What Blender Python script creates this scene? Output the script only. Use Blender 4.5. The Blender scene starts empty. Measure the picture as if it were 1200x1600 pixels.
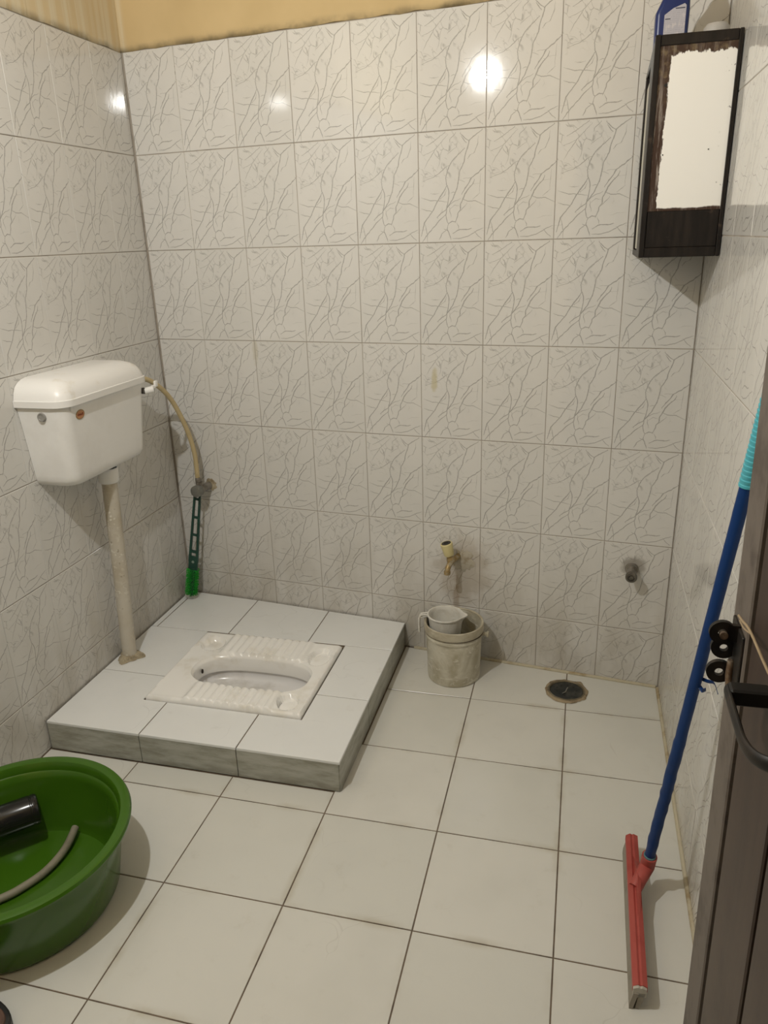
import bpy, bmesh, math, random
from mathutils import Vector, Matrix
random.seed(7)
scene = bpy.context.scene
COL = scene.collection

# ------------------------------------------------------------------ camera, light, exposure
cam = bpy.data.cameras.new('camera')
cam.sensor_fit = 'VERTICAL'; cam.sensor_height = 36.0
cam.lens = 1182.2976 * 36.0 / 1600.0
cam.clip_start = 0.02
cam_ob = bpy.data.objects.new('camera', cam); COL.objects.link(cam_ob)
cam_ob.location = (1.760129, -2.301661, 1.416425)
cam_ob.rotation_euler = (1.2221546, 0.0304652, 0.3627593)
scene.camera = cam_ob

world = bpy.data.worlds.new('world'); scene.world = world
world.use_nodes = True
world.node_tree.nodes['Background'].inputs[0].default_value = (0.9, 0.88, 0.84, 1)
world.node_tree.nodes['Background'].inputs[1].default_value = 0.03

bulb = bpy.data.lights.new('bulb_light', 'POINT')
bulb.energy = 52.0; bulb.color = (1.0, 1.0, 0.975); bulb.shadow_soft_size = 0.019
bulb_ob = bpy.data.objects.new('bulb_light', bulb); COL.objects.link(bulb_ob)
bulb_ob.location = (0.79, -1.66, 2.12)

vs = scene.view_settings
vs.view_transform = 'Standard'; vs.look = 'None'; vs.gamma = 1.0; vs.use_curve_mapping = False
vs.exposure = 0.0

# ------------------------------------------------------------------ frames
A = 0.11453328                      # the side walls and the floor grid are turned by this against the back wall
CA, SA = math.cos(A), math.sin(A)
O = Vector((0.005, 0, 0))
E1 = Vector((CA, SA, 0)); E2 = Vector((SA, -CA, 0)); UP = Vector((0, 0, 1))
SR = 1.785                          # distance between the side walls
Z6 = 0.1956                         # top of the cut bottom row of wall tiles
TILETOP = Z6 + 1.8
CEIL = 2.72
TF = 2.78                           # front wall, behind the camera
def W(s, t, z=0.0): return O + E1 * s + E2 * t + UP * z
def tback(s): return s * SA / CA     # where the back wall stands, seen along the side walls

ORG = {}
def reg(o, org): ORG[o.name] = Vector(org)

def thing(name, label, cat, org, frame='g', group=None):
    o = bpy.data.objects.new(name, None); COL.objects.link(o)
    o.empty_display_size = 0.05
    if frame == 'g':
        o.location = W(*org); o.rotation_euler = (0, 0, A); reg(o, (org[0], -org[1], org[2]))
    else:
        o.location = org; reg(o, org)
    o['label'] = label; o['category'] = cat
    if group: o['group'] = group
    return o

def finish(name, bm, mat, parent=None, smooth=True, angle=40, label=None, kind=None):
    """bm is in the parent's frame ('g': s,-t,z  or world) before subtracting its origin"""
    if parent is not None:
        bmesh.ops.translate(bm, verts=bm.verts, vec=-ORG[parent.name])
    me = bpy.data.meshes.new(name)
    bmesh.ops.recalc_face_normals(bm, faces=bm.faces)
    bm.to_mesh(me); bm.free()
    if smooth:
        for p in me.polygons: p.use_smooth = True
        me.set_sharp_from_angle(angle=math.radians(angle))
    me.materials.append(mat)
    o = bpy.data.objects.new(name, me); COL.objects.link(o)
    if parent is not None:
        o.parent = parent; ORG[o.name] = ORG[parent.name].copy()
    if label: o['label'] = label
    if kind: o['kind'] = kind
    return o
def sub(name, bm, mat, parent, **k): return finish(name, bm, mat, parent, **k)

# ------------------------------------------------------------------ mesh builders
def box(bm, lo, hi, bev=0.0, seg=2):
    r = bmesh.ops.create_cube(bm, size=1.0)
    lo, hi = Vector(lo), Vector(hi)
    for v in r['verts']:
        v.co = Vector((lo[i] + (v.co[i] + .5) * (hi[i] - lo[i]) for i in range(3)))
    if bev > 0:
        es = list({e for v in r['verts'] for e in v.link_edges})
        bmesh.ops.bevel(bm, geom=es, offset=bev, segments=seg, profile=0.5, affect='EDGES')
    return bm
def gbox(bm, s0, s1, t0, t1, z0, z1, bev=0.0, seg=2):
    return box(bm, (min(s0, s1), -max(t0, t1), z0), (max(s0, s1), -min(t0, t1), z1), bev, seg)

def lathe(bm, prof, n=48, c=(0, 0, 0), axis=None, closed=False):
    """prof: list of (r, h) swept about 'axis' (default z) through c"""
    c = Vector(c)
    ax = Vector(axis).normalized() if axis else UP
    x = ax.orthogonal().normalized(); y = ax.cross(x)
    rings = []
    for r, h in prof:
        if r < 1e-6: rings.append([bm.verts.new(c + ax * h)])
        else: rings.append([bm.verts.new(c + ax * h + (x * math.cos(2*math.pi*k/n) + y * math.sin(2*math.pi*k/n)) * r) for k in range(n)])
    pairs = list(zip(rings, rings[1:]))
    if closed: pairs.append((rings[-1], rings[0]))
    for a, b in pairs:
        for k in range(n):
            k2 = (k + 1) % n
            if len(a) == 1 and len(b) == 1: continue
            if len(a) == 1: bm.faces.new((a[0], b[k], b[k2]))
            elif len(b) == 1: bm.faces.new((a[k], a[k2], b[0]))
            else: bm.faces.new((a[k], a[k2], b[k2], b[k]))
    return bm

def smooth_path(pts, sub=6):
    pts = [Vector(p) for p in pts]; out = []
    for i in range(len(pts) - 1):
        p0 = pts[max(i-1, 0)]; p1 = pts[i]; p2 = pts[i+1]; p3 = pts[min(i+2, len(pts)-1)]
        for k in range(sub):
            t = k / sub
            out.append(0.5 * ((2*p1) + (p2-p0)*t + (2*p0-5*p1+4*p2-p3)*t*t + (3*p1-p0-3*p2+p3)*t**3))
    out.append(pts[-1]); return out

def tube(bm, pts, rad, n=12, cap=True, flat=None):
    pts = [Vector(p) for p in pts]
    R = rad if callable(rad) else (lambda f: rad)
    d0 = (pts[1] - pts[0]).normalized(); x = d0.orthogonal().normalized()
    if flat is not None: x = (Vector(flat) - d0 * d0.dot(Vector(flat))).normalized()
    rings = []
    for i, p in enumerate(pts):
        d = (pts[min(i+1, len(pts)-1)] - pts[max(i-1, 0)]).normalized()
        x = (x - d * d.dot(x)).normalized(); y = d.cross(x)
        r = R(i / (len(pts) - 1)); rx, ry = r if isinstance(r, tuple) else (r, r)
        rings.append([bm.verts.new(p + x*math.cos(2*math.pi*k/n)*rx + y*math.sin(2*math.pi*k/n)*ry) for k in range(n)])
    for a, b in zip(rings, rings[1:]):
        for k in range(n): bm.faces.new((a[k], a[(k+1) % n], b[(k+1) % n], b[k]))
    if cap:
        bm.faces.new(list(reversed(rings[0]))); bm.faces.new(rings[-1])
    return bm

def prism(bm, poly, d, to):
    """poly: list of points, extruded by vector d"""
    d = Vector(d)
    a = [bm.verts.new(to(p)) for p in poly]; b = [bm.verts.new(to(p) + d) for p in poly]
    n = len(poly)
    bm.faces.new(a); bm.faces.new(list(reversed(b)))
    for k in range(n): bm.faces.new((a[k], b[k], b[(k+1) % n], a[(k+1) % n]))
    return bm

def clip(poly, nx, ny, k):
    """keep the side nx*x+ny*y >= k"""
    out = []
    for i in range(len(poly)):
        p, q = poly[i], poly[(i+1) % len(poly)]
        dp, dq = nx*p[0]+ny*p[1]-k, nx*q[0]+ny*q[1]-k
        if dp >= 0: out.append(p)
        if (dp >= 0) != (dq >= 0):
            f = dp / (dp - dq); out.append((p[0]+(q[0]-p[0])*f, p[1]+(q[1]-p[1])*f))
    return out
def inset(poly, b):
    n = len(poly); out = []
    for i in range(n):
        p0, p1, p2 = poly[i-1], poly[i], poly[(i+1) % n]
        def nrm(a, c):
            dx, dy = c[0]-a[0], c[1]-a[1]; l = math.hypot(dx, dy) or 1; return (-dy/l, dx/l)
        n1, n2 = nrm(p0, p1), nrm(p1, p2)
        k = 1 + n1[0]*n2[0] + n1[1]*n2[1]
        out.append((p1[0]+(n1[0]+n2[0])*b/max(k, .2), p1[1]+(n1[1]+n2[1])*b/max(k, .2)))
    return out
def tile_mesh(name, poly, mat, th=0.006, bev=0.0011, uvw=1.0, uvh=1.0, uv0=(0, 0)):
    """poly: CCW outline in x,y; face at z=0, sunk to -th; UV = (xy - uv0) / (uvw, uvh)"""
    bm = bmesh.new(); uv = bm.loops.layers.uv.new('UVMap')
    top = [bm.verts.new((x, y, 0)) for x, y in inset(poly, bev)]
    mid = [bm.verts.new((x, y, -bev)) for x, y in poly]
    low = [bm.verts.new((x, y, -th)) for x, y in poly]
    n = len(poly)
    bm.faces.new(top)
    for a, b in ((mid, top), (low, mid)):
        for k in range(n): bm.faces.new((a[k], a[(k+1) % n], b[(k+1) % n], b[k]))
    for f in bm.faces:
        for l in f.loops: l[uv].uv = ((l.vert.co.x-uv0[0])/uvw, (l.vert.co.y-uv0[1])/uvh)
    bmesh.ops.recalc_face_normals(bm, faces=bm.faces)
    me = bpy.data.meshes.new(name); bm.to_mesh(me); bm.free()
    me.materials.append(mat)
    return me
def rect(x0, y0, x1, y1): return [(x0, y0), (x1, y0), (x1, y1), (x0, y1)]
def place(me, parent, loc, X, Y, tilt=0.0, name='tile'):
    o = bpy.data.objects.new(name, me); COL.objects.link(o)
    Z = X.cross(Y)
    M = Matrix((X, Y, Z)).transposed().to_4x4()
    if tilt: M = M @ Matrix.Rotation(random.gauss(0, tilt), 4, 'X') @ Matrix.Rotation(random.gauss(0, tilt), 4, 'Y')
    M.translation = loc
    if parent is not None:
        o.parent = parent
        par = Matrix.LocRotScale(parent.location, parent.rotation_euler, None)
        M = par.inverted() @ M
    o.matrix_local = M
    return o

# ------------------------------------------------------------------ materials
class N:
    def __init__(self, name):
        self.m = bpy.data.materials.new(name); self.m.use_nodes = True
        self.t = self.m.node_tree; self.b = self.t.nodes['Principled BSDF']
    def n(self, typ, **k):
        x = self.t.nodes.new(typ)
        for a, v in k.items(): setattr(x, a, v)
        return x
    def put(self, sock, v):
        if v is None: return
        if isinstance(v, bpy.types.NodeSocket): self.t.links.new(v, sock)
        else: sock.default_value = v if not (isinstance(v, tuple) and len(v) == 3 and sock.type == 'RGBA') else (*v, 1)
    def math(self, op, a, b=None, c=None, clamp=False):
        x = self.n('ShaderNodeMath', operation=op, use_clamp=clamp)
        for i, v in enumerate((a, b, c)): self.put(x.inputs[i], v) if v is not None else None
        return x.outputs[0]
    def vm(self, op, a, b=None, c=None, out=0):
        x = self.n('ShaderNodeVectorMath', operation=op)
        for i, v in enumerate((a, b, c)): self.put(x.inputs[i], v) if v is not None else None
        return x.outputs[out]
    def xyz(self, v):
        x = self.n('ShaderNodeSeparateXYZ'); self.put(x.inputs[0], v); return x.outputs
    def comb(self, a, b, c):
        x = self.n('ShaderNodeCombineXYZ')
        for i, v in enumerate((a, b, c)): self.put(x.inputs[i], v)
        return x.outputs[0]
    def mix(self, f, a, b):
        x = self.n('ShaderNodeMix', data_type='RGBA'); self.put(x.inputs[0], f); self.put(x.inputs[6], a); self.put(x.inputs[7], b)
        return x.outputs[2]
    def ss(self, v, lo, hi):      # smooth step
        x = self.n('ShaderNodeMapRange', interpolation_type='SMOOTHSTEP'); self.put(x.inputs[0], v)
        x.inputs[1].default_value = lo; x.inputs[2].default_value = hi
        x.inputs[3].default_value = 0.0; x.inputs[4].default_value = 1.0
        return x.outputs[0]
    def noise(self, v, scale, detail=3, rough=.55, dist=0.0, out=0):
        x = self.n('ShaderNodeTexNoise'); self.put(x.inputs['Vector'], v); x.inputs['Scale'].default_value = scale
        x.inputs['Detail'].default_value = detail; x.inputs['Roughness'].default_value = rough; x.inputs['Distortion'].default_value = dist
        return x.outputs[out]
    def scale(self, v, s): return self.vm('MULTIPLY', v, s)
    @property
    def pos(self): return self.n('ShaderNodeNewGeometry').outputs['Position']
    @property
    def obj(self): return self.n('ShaderNodeTexCoord').outputs['Object']
    @property
    def gen(self): return self.n('ShaderNodeTexCoord').outputs['Generated']
    @property
    def uv(self): return self.n('ShaderNodeTexCoord').outputs['UV']
    @property
    def rnd(self): return self.n('ShaderNodeObjectInfo').outputs['Random']
    def bump(self, h, strength=.3, dist=.002):
        x = self.n('ShaderNodeBump'); x.inputs['Strength'].default_value = strength; x.inputs['Distance'].default_value = dist
        self.put(x.inputs['Height'], h); self.t.links.new(x.outputs[0], self.b.inputs['Normal'])
    def fin(self, col, rough=.5, metal=0.0, spec=.5, coat=0.0):
        self.put(self.b.inputs['Base Color'], col); self.put(self.b.inputs['Roughness'], rough)
        self.put(self.b.inputs['Metallic'], metal); self.put(self.b.inputs['Specular IOR Level'], spec)
        if coat: self.b.inputs['Coat Weight'].default_value = coat; self.b.inputs['Coat Roughness'].default_value = .08
        return self.m
def worn(name, c1, c2, rough=.45, scale=14, lo=.45, hi=.7, metal=0.0, spec=.5, bump=0.0, detail=5):
    m = N(name); f = m.ss(m.noise(m.obj, scale, detail, .65), lo, hi)
    if bump: m.bump(m.noise(m.obj, scale*4, 3), bump, .001)
    return m.fin(m.mix(f, c1, c2), rough, metal, spec)

# traced veins of one wall tile, in pixels of an enlarged tile
VV = [  # run mostly up and down: x as a function of y; (points, width)
 ([(940,100),(830,168),(763,225),(735,310),(700,400),(685,490),(645,560),(612,620),(605,700),(590,770),(575,830),(545,885),(520,950),(470,1020),(425,1085),(360,1130),(290,1190)], 1.0),
 ([(580,128),(640,131),(700,190),(752,228)], .9),
 ([(700,315),(640,365),(570,425),(510,485),(470,550),(440,640),(425,690),(437,760),(465,840),(462,920),(450,1000),(430,1080),(420,1160),(430,1240),(452,1276)], .8),
 ([(445,775),(390,860),(330,940),(280,1020),(245,1090),(180,1170),(115,1250),(95,1330),(65,1425)], .95),
 ([(965,550),(890,615),(780,695),(730,770),(680,840),(640,895)], 1.0),
 ([(822,715),(800,770),(740,820),(690,890),(655,960),(625,1020),(615,1100),(585,1140),(570,1200),(540,1262)], .95),
 ([(412,1162),(350,1200),(270,1290),(190,1370),(130,1440),(80,1508)], .85),
 ([(430,115),(300,200),(215,250),(160,278)], .6),
 ([(335,262),(240,390),(180,470),(130,560)], .5),
 ([(482,522),(420,550),(340,620),(250,670),(110,712)], .6),
 ([(470,145),(400,210),(350,262),(280,330),(200,360),(120,385)], .45),
 ([(610,960),(540,985),(480,1020),(430,1078)], .6),
 ([(452,1276),(425,1345),(445,1380),(470,1440),(478,1485)], .8),
 ([(118,1262),(135,1340),(150,1420),(150,1512)], .6),
 ([(906,640),(893,760),(880,892)], .5),
 ([(560,1262),(585,1310),(590,1352)], .6),
 ([(470,1062),(475,1120),(490,1195)], .6),
 ([(885,180),(878,260),(845,330),(825,385),(770,402),(735,450)], .55),
 ([(580,130),(545,160),(495,200),(490,240)], .6),
 ([(610,215),(585,300),(500,350),(460,385)], .4),
 ([(400,300),(370,370),(345,500),(310,570)], .45),
 ([(430,830),(405,905),(340,945)], .5),
 ([(710,1020),(640,1090),(600,1130)], .55),
 ([(405,1365),(350,1410),(322,1475)], .9),
 ([(640,330),(580,430),(530,480)], .4),
 ([(800,1385),(850,1450),(890,1482)], .7),
 ([(655,170),(690,215),(722,252)], .8),
 ([(770,800),(745,810),(690,905)], .7),
]
HV = [  # run mostly sideways: y as a function of x
 ([(75,925),(180,960),(260,970),(350,975),(448,992)], .6),
 ([(78,1070),(160,1095),(232,1112)], .65),
 ([(655,958),(715,990),(820,990),(942,1042)], .7),
 ([(450,1275),(475,1256),(500,1246),(548,1252)], 1.0),
 ([(508,1408),(570,1367),(640,1357),(720,1362),(762,1345)], .9),
 ([(500,1475),(600,1476),(700,1455),(780,1412),(850,1372),(915,1345)], .75),
 ([(40,1345),(132,1345)], .5),
 ([(668,697),(782,693)], .7),
 ([(205,872),(270,886),(335,874)], .5),
 ([(605,714),(685,738)], .7),
 ([(790,967),(840,925),(892,890)], .5),
 ([(385,1343),(430,1360),(462,1412)], .7),
 ([(130,590),(190,602),(235,632)], .4),
 ([(470,1090),(540,1032),(610,1050)], .5),
 ([(490,880),(530,862),(560,875)], .6),
 ([(720,1250),(800,1220),(905,1218)], .35),
 ([(110,690),(210,655),(320,640)], .35),
 ([(805,770),(890,770)], .5),
 ([(160,140),(240,160),(300,205)], .5),
]
def t2uv(p):
    x, y = p
    fy = (y-95)/1430.0
    xl = 52-17*fy; xr = 990-60*fy; yt = 103-31*(x-52)/938.0; yb = 1520+5*(x-35)/895.0
    return ((x-xl)/(xr-xl), 1-(y-yt)/(yb-yt))
def pack(veins, axis):
    """greedy packing of veins that do not overlap along 'axis' into channels"""
    L = []
    for pts, w in veins:
        q = sorted([t2uv(p) for p in pts], key=lambda p: p[axis])
        q = [(min(max(p[axis], .004), .996), min(max(p[1-axis], .003), .997)) for p in q]
        r = [q[0]]
        for p in q[1:]:
            if p[0] > r[-1][0] + .005: r.append(p)
        if len(r) > 1: L.append((r, w))
    L.sort(key=lambda v: v[0][0][0]); ch = []
    for r, w in L:
        for c in ch:
            if c[-1][0][-1][0] + .022 < r[0][0]: c.append((r, w)); break
        else: ch.append([(r, w)])
    while len(ch) % 3: ch.append([])
    return ch
def vein_mask(m, uv):
    wob = m.noise(uv, 22, 2, .5, out=1)
    uv = m.vm('ADD', uv, m.scale(m.vm('SUBTRACT', wob, (.5, .5, .5)), (.022, .014, 0)))
    u, v, _ = m.xyz(uv)
    total = None
    for veins, axis, par, oth in ((VV, 1, v, u), (HV, 0, u, v)):
        ch = pack(veins, axis)
        P3 = m.comb(par, par, par); O3 = m.comb(oth, oth, oth)
        asp = (.2/.3) if axis == 1 else (.3/.2)        # d(other)/d(par) in metres
        un = .2 if axis == 1 else .3
        for g in range(0, len(ch), 3):
            path = m.n('ShaderNodeRGBCurve'); wid = m.n('ShaderNodeRGBCurve')
            for k in range(3):
                pp, ww = [], []
                for r, w in ch[g+k]:
                    ww.append((r[0][0]-.012, 0.0))
                    for i, (a, b) in enumerate(r):
                        i0, i1 = max(i-1, 0), min(i+1, len(r)-1)
                        sl = (r[i1][1]-r[i0][1])/max(r[i1][0]-r[i0][0], 1e-3)*asp
                        f = .55 if i in (0, len(r)-1) else 1.0
                        ww.append((a, min(1.0, f*w*.0021/un*40*min(math.sqrt(1+sl*sl), 3.5)))); pp.append((a, b))
                    ww.append((r[-1][0]+.012, 0.0))
                for cur, pts in ((path.mapping.curves[k], pp), (wid.mapping.curves[k], ww)):
                    if not pts: pts = [(.5, 0.0)]
                    cur.points[0].location = (0, pts[0][1]); cur.points[1].location = (1, pts[-1][1])
                    for q in pts: cur.points.new(*q)
                    for q in cur.points: q.handle_type = 'VECTOR'
            path.mapping.update(); wid.mapping.update()
            m.put(path.inputs[1], P3); m.put(wid.inputs[1], P3)
            d = m.vm('ABSOLUTE', m.vm('SUBTRACT', O3, path.outputs[0]))
            wv = m.scale(wid.outputs[0], (1/40,)*3)
            k = m.vm('SUBTRACT', (1, 1, 1), m.vm('DIVIDE', d, m.vm('MAXIMUM', wv, (1e-5,)*3)))
            k = m.vm('MULTIPLY', k, m.vm('MINIMUM', m.scale(wv, (un/.0011,)*3), (1, 1, 1)))
            a, b, c = m.xyz(k)
            mx = m.math('MAXIMUM', m.math('MAXIMUM', a, b), c)
            total = mx if total is None else m.math('MAXIMUM', total, mx)
    # fine hatch of hair cracks in the upper left
    vor = m.n('ShaderNodeTexVoronoi', feature='DISTANCE_TO_EDGE')
    rot = m.n('ShaderNodeVectorRotate', rotation_type='Z_AXIS'); rot.inputs['Angle'].default_value = -.75
    m.put(rot.inputs[0], m.scale(uv, (1.0, 1.5, 1)))
    m.put(vor.inputs['Vector'], m.vm('ADD', m.scale(rot.outputs[0], (9, 3.2, 1)), m.scale(m.noise(uv, 7, 2, .5, out=1), (1.2, 1.2, 0))))
    vor.inputs['Scale'].default_value = 1.0
    fine = m.math('SUBTRACT', 1.0, m.ss(vor.outputs[0], .0, .05))
    zone = m.math('MULTIPLY', m.math('SUBTRACT', 1.0, m.ss(u, .45, .75)), m.ss(v, .5, .68))
    brk = m.ss(m.noise(uv, 9, 2), .42, .6)
    fine = m.math('MULTIPLY', m.math('MULTIPLY', fine, zone), m.math('MULTIPLY', brk, .68))
    sp = m.math('MULTIPLY', m.math('SUBTRACT', 1.0, m.ss(vor.outputs[0], .0, .03)), m.math('MULTIPLY', m.ss(m.noise(uv, 5.3, 2), .56, .68), .28))
    return m.math('MAXIMUM', m.math('MAXIMUM', total, fine), sp)

def mat_wall_tile():
    m = N('veined_wall_tile')
    v = m.math('MULTIPLY', m.math('MAXIMUM', vein_mask(m, m.uv), 0.0), .80, None, True)
    base = m.mix(m.rnd, (.645, .632, .60), (.68, .665, .635))
    cloud = m.ss(m.noise(m.scale(m.uv, (1, 1.5, 1)), 3, 2), .3, .75)
    base = m.mix(m.math('MULTIPLY', cloud, .3), base, (.60, .59, .565))
    col = m.mix(v, base, (.185, .18, .17))
    p = m.pos; x, y, z = m.xyz(p)
    # hard-water film and grime low on the walls, rust and lime round the tap, a smear of old paint
    nz = m.noise(m.scale(p, (1, 1, .35)), 9, 4, .6)
    low = m.math('MULTIPLY', m.math('SUBTRACT', 1.0, m.ss(z, .0, .55)), m.ss(nz, .25, .75))
    col = m.mix(m.math('MULTIPLY', low, .6), col, (.33, .29, .22))
    def blob(c, r, amt, tint, col, sc=22):
        d = m.vm('LENGTH', m.vm('DIVIDE', m.vm('SUBTRACT', p, c), r), out=1)
        d = m.math('ADD', d, m.math('MULTIPLY', m.math('SUBTRACT', m.noise(p, sc, 4), .5), 1.3))
        return m.mix(m.math('MULTIPLY', m.math('SUBTRACT', 1.0, m.ss(d, .5, 1.15)), amt), col, tint)
    col = blob((1.14, 0, .34), (.11, .3, .13), .45, (.30, .23, .15), col)
    col = blob((1.118, 0, .22), (.014, .3, .09), .5, (.27, .19, .12), col)
    col = blob((1.695, 0, .42), (.04, .3, .035), .6, (.2, .17, .13), col)
    col = blob((1.0435, 0, .985), (.012, .3, .042), .6, (.50, .44, .24), col, 40)
    col = blob((.40, 0, 1.06), (.012, .3, .045), .35, (.46, .41, .26), col, 40)
    wav = m.noise(m.scale(p, (1, 1, .6)), 26, 2)
    m.bump(wav, .035, .004)
    m.put(m.b.inputs['Roughness'], m.math('ADD', .072, m.math('MULTIPLY', low, .3)))
    return m.fin(col, None, spec=.5)
def mat_floor_tile(name, c1, c2, dirt, amt, edge=None):
    m = N(name); p = m.pos
    base = m.mix(m.rnd, c1, c2)
    base = m.mix(m.math('MULTIPLY', m.ss(m.noise(p, 5, 3), .4, .75), .35), base, tuple(c*.9 for c in c1))
    sm = m.ss(m.noise(p, 11, 5, .7), .58, .8)
    col = m.mix(m.math('MULTIPLY', sm, amt), base, dirt)
    # hair-line scuffs
    v = m.n('ShaderNodeTexVoronoi', feature='DISTANCE_TO_EDGE'); v.inputs['Scale'].default_value = 4.0
    m.put(v.inputs['Vector'], m.vm('ADD', p, m.scale(m.noise(p, 5, 2, out=1), (.35, .35, 0))))
    hl = m.math('MULTIPLY', m.math('SUBTRACT', 1.0, m.ss(v.outputs[0], 0, .007)), m.math('MULTIPLY', m.ss(m.noise(p, 3.1, 2), .56, .68), .16))
    col = m.mix(hl, col, (.22, .2, .17))
    if edge:
        ux, uy, _ = m.xyz(m.uv)
        e = m.math('MINIMUM', m.math('MINIMUM', ux, m.math('SUBTRACT', 1.0, ux)), m.math('MINIMUM', uy, m.math('SUBTRACT', 1.0, uy)))
        f = m.math('MULTIPLY', m.math('SUBTRACT', 1.0, m.ss(e, .0, .07)), m.math('MULTIPLY', m.ss(m.noise(p, 6, 4), .45, .75), edge))
        col = m.mix(f, col, (.33, .27, .15))
    m.bump(m.noise(p, 18, 2), .03, .004)
    return m.fin(col, .22, spec=.45)
M_WALL = mat_wall_tile()
M_FLOOR = mat_floor_tile('plain_floor_tile', (.63, .625, .575), (.67, .66, .61), (.38, .34, .26), .22, .5)
M_PLAT = mat_floor_tile('plinth_top_tile', (.765, .775, .765), (.80, .81, .80), (.46, .44, .38), .3)
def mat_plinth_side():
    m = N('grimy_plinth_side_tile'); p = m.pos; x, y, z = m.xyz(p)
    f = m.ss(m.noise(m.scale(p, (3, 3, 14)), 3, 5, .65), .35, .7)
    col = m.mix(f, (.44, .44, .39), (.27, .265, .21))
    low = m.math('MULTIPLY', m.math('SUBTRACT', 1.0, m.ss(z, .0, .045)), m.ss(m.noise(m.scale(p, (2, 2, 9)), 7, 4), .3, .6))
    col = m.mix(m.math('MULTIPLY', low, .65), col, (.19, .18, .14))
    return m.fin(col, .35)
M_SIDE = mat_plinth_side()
M_GROUT_W = worn('wall_grout', (.36, .32, .27), (.22, .19, .15), .8, 9)
M_GROUT_F = worn('floor_grout', (.16, .12, .085), (.08, .06, .045), .85, 12)
M_CEMENT = worn('rough_cement', (.42, .36, .25), (.2, .16, .1), .9, 30, bump=.6)
M_BEAD = worn('yellowed_joint', (.5, .45, .33), (.3, .22, .11), .6, 12)
def mat_plaster():
    m = N('yellow_limewash'); p = m.pos; x, y, z = m.xyz(p)
    f = m.ss(m.noise(p, 3, 4), .35, .7)
    col = m.mix(f, (.62, .47, .25), (.55, .41, .21))
    # pale drip streaks on the left wall near the corner
    st = m.ss(m.noise(m.scale(p, (18, 18, .5)), 1.6, 4, .6), .42, .62)
    side = m.math('MULTIPLY', m.math('SUBTRACT', 1.0, m.ss(x, .0, .02)), 1.0)
    lw = m.math('SUBTRACT', 1.0, m.ss(m.math('ADD', x, m.math('MULTIPLY', y, .1150)), .02, .04))
    col = m.mix(m.math('MULTIPLY', lw, m.math('ADD', .35, m.math('MULTIPLY', st, .5))), col, (.68, .61, .45))
    dk = m.ss(m.noise(m.scale(p, (14, 14, .4)), 2.3, 4, .7), .6, .74)
    col = m.mix(m.math('MULTIPLY', m.math('MULTIPLY', dk, lw), .7), col, (.2, .17, .11))
    edge = m.math('MULTIPLY', m.math('SUBTRACT', 1.0, m.ss(z, 1.995, 2.022)), m.ss(m.noise(p, 14, 4), .42, .62))
    col = m.mix(m.math('MULTIPLY', edge, .55), col, (.2, .16, .1))
    m.bump(m.noise(p, 30, 4), .25, .003)
    return m.fin(col, .8, spec=.2)
M_PLASTER = mat_plaster()
M_CEIL = worn('ceiling_paint', (.50, .46, .38), (.44, .40, .32), .9, 3)

# ------------------------------------------------------------------ the room
def struct(name, verts, faces, mat):
    me = bpy.data.meshes.new(name); me.from_pydata(verts, [], faces); me.materials.append(mat)
    bm = bmesh.new(); bm.from_mesh(me); bmesh.ops.recalc_face_normals(bm, faces=bm.faces); bm.to_mesh(me); bm.free()
    o = bpy.data.objects.new(name, me); COL.objects.link(o); o['kind'] = 'structure'
    return o
HEXF = [(0,1,2,3), (4,5,6,7), (0,1,5,4), (1,2,6,5), (2,3,7,6), (3,0,4,7)]
def slab(name, p, q, depth, z0, z1, mat):
    """vertical slab: inner face from p to q (world xy), pushed out by 'depth' vector"""
    p, q, d = Vector(p), Vector(q), Vector(depth)
    ring = [p, q, q + d, p + d]
    vs_ = [(v.x, v.y, z0) for v in ring] + [(v.x, v.y, z1) for v in ring]
    return struct(name, vs_, HEXF, mat)
G = 0.0016            # how deep the joints lie
wall_back = slab('wall_back', (-.2, G), (2.05, G), (0, .12), -.1, CEIL, M_GROUT_W)
wl0, wl1 = W(-G, -.0), W(-G, TF + .15)
wall_left = slab('wall_left', wl0, wl1, -E1*.12, -.1, CEIL, M_GROUT_W)
wr0, wr1 = W(SR + G, tback(SR)), W(SR + G, TF + .15)
wall_right = slab('wall_right', wr0, wr1, E1*.12, -.1, CEIL, M_GROUT_W)
fl = [W(-.15, -.1), W(SR+.15, tback(SR)-.02), W(SR+.15, TF+.2), W(-.15, TF+.2)]
floor = struct('floor', [(v.x, v.y, -.1) for v in fl] + [(v.x, v.y, -.0012) for v in fl], HEXF, M_GROUT_F)
ceiling = struct('ceiling', [(v.x, v.y, CEIL) for v in fl] + [(v.x, v.y, CEIL+.1) for v in fl], HEXF, M_CEIL)
# front wall behind the camera with the doorway the photographer stands in
def fwall(name, s0, s1, z0, z1):
    a, b = W(s0, TF), W(s1, TF); return slab(name, a, b, E2*.12, z0, z1, M_PLASTER)
fw = fwall('wall_front', 0, .78, -.0012, CEIL)
for s0, s1, z0, z1 in ((.78, 1.70, 2.02, CEIL), (1.70, SR, -.0012, CEIL)):
    a, b, d = W(s0, TF), W(s1, TF), E2*.12
    ring = [a, b, b+d, a+d]
    me = bpy.data.meshes.new('wall_piece')
    me.from_pydata([(v.x, v.y, z0) for v in ring] + [(v.x, v.y, z1) for v in ring], [], HEXF); me.materials.append(M_PLASTER)
    o = bpy.data.objects.new('lintel' if z0 > 1 else 'door_jamb', me); COL.objects.link(o); o.parent = fw

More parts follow.
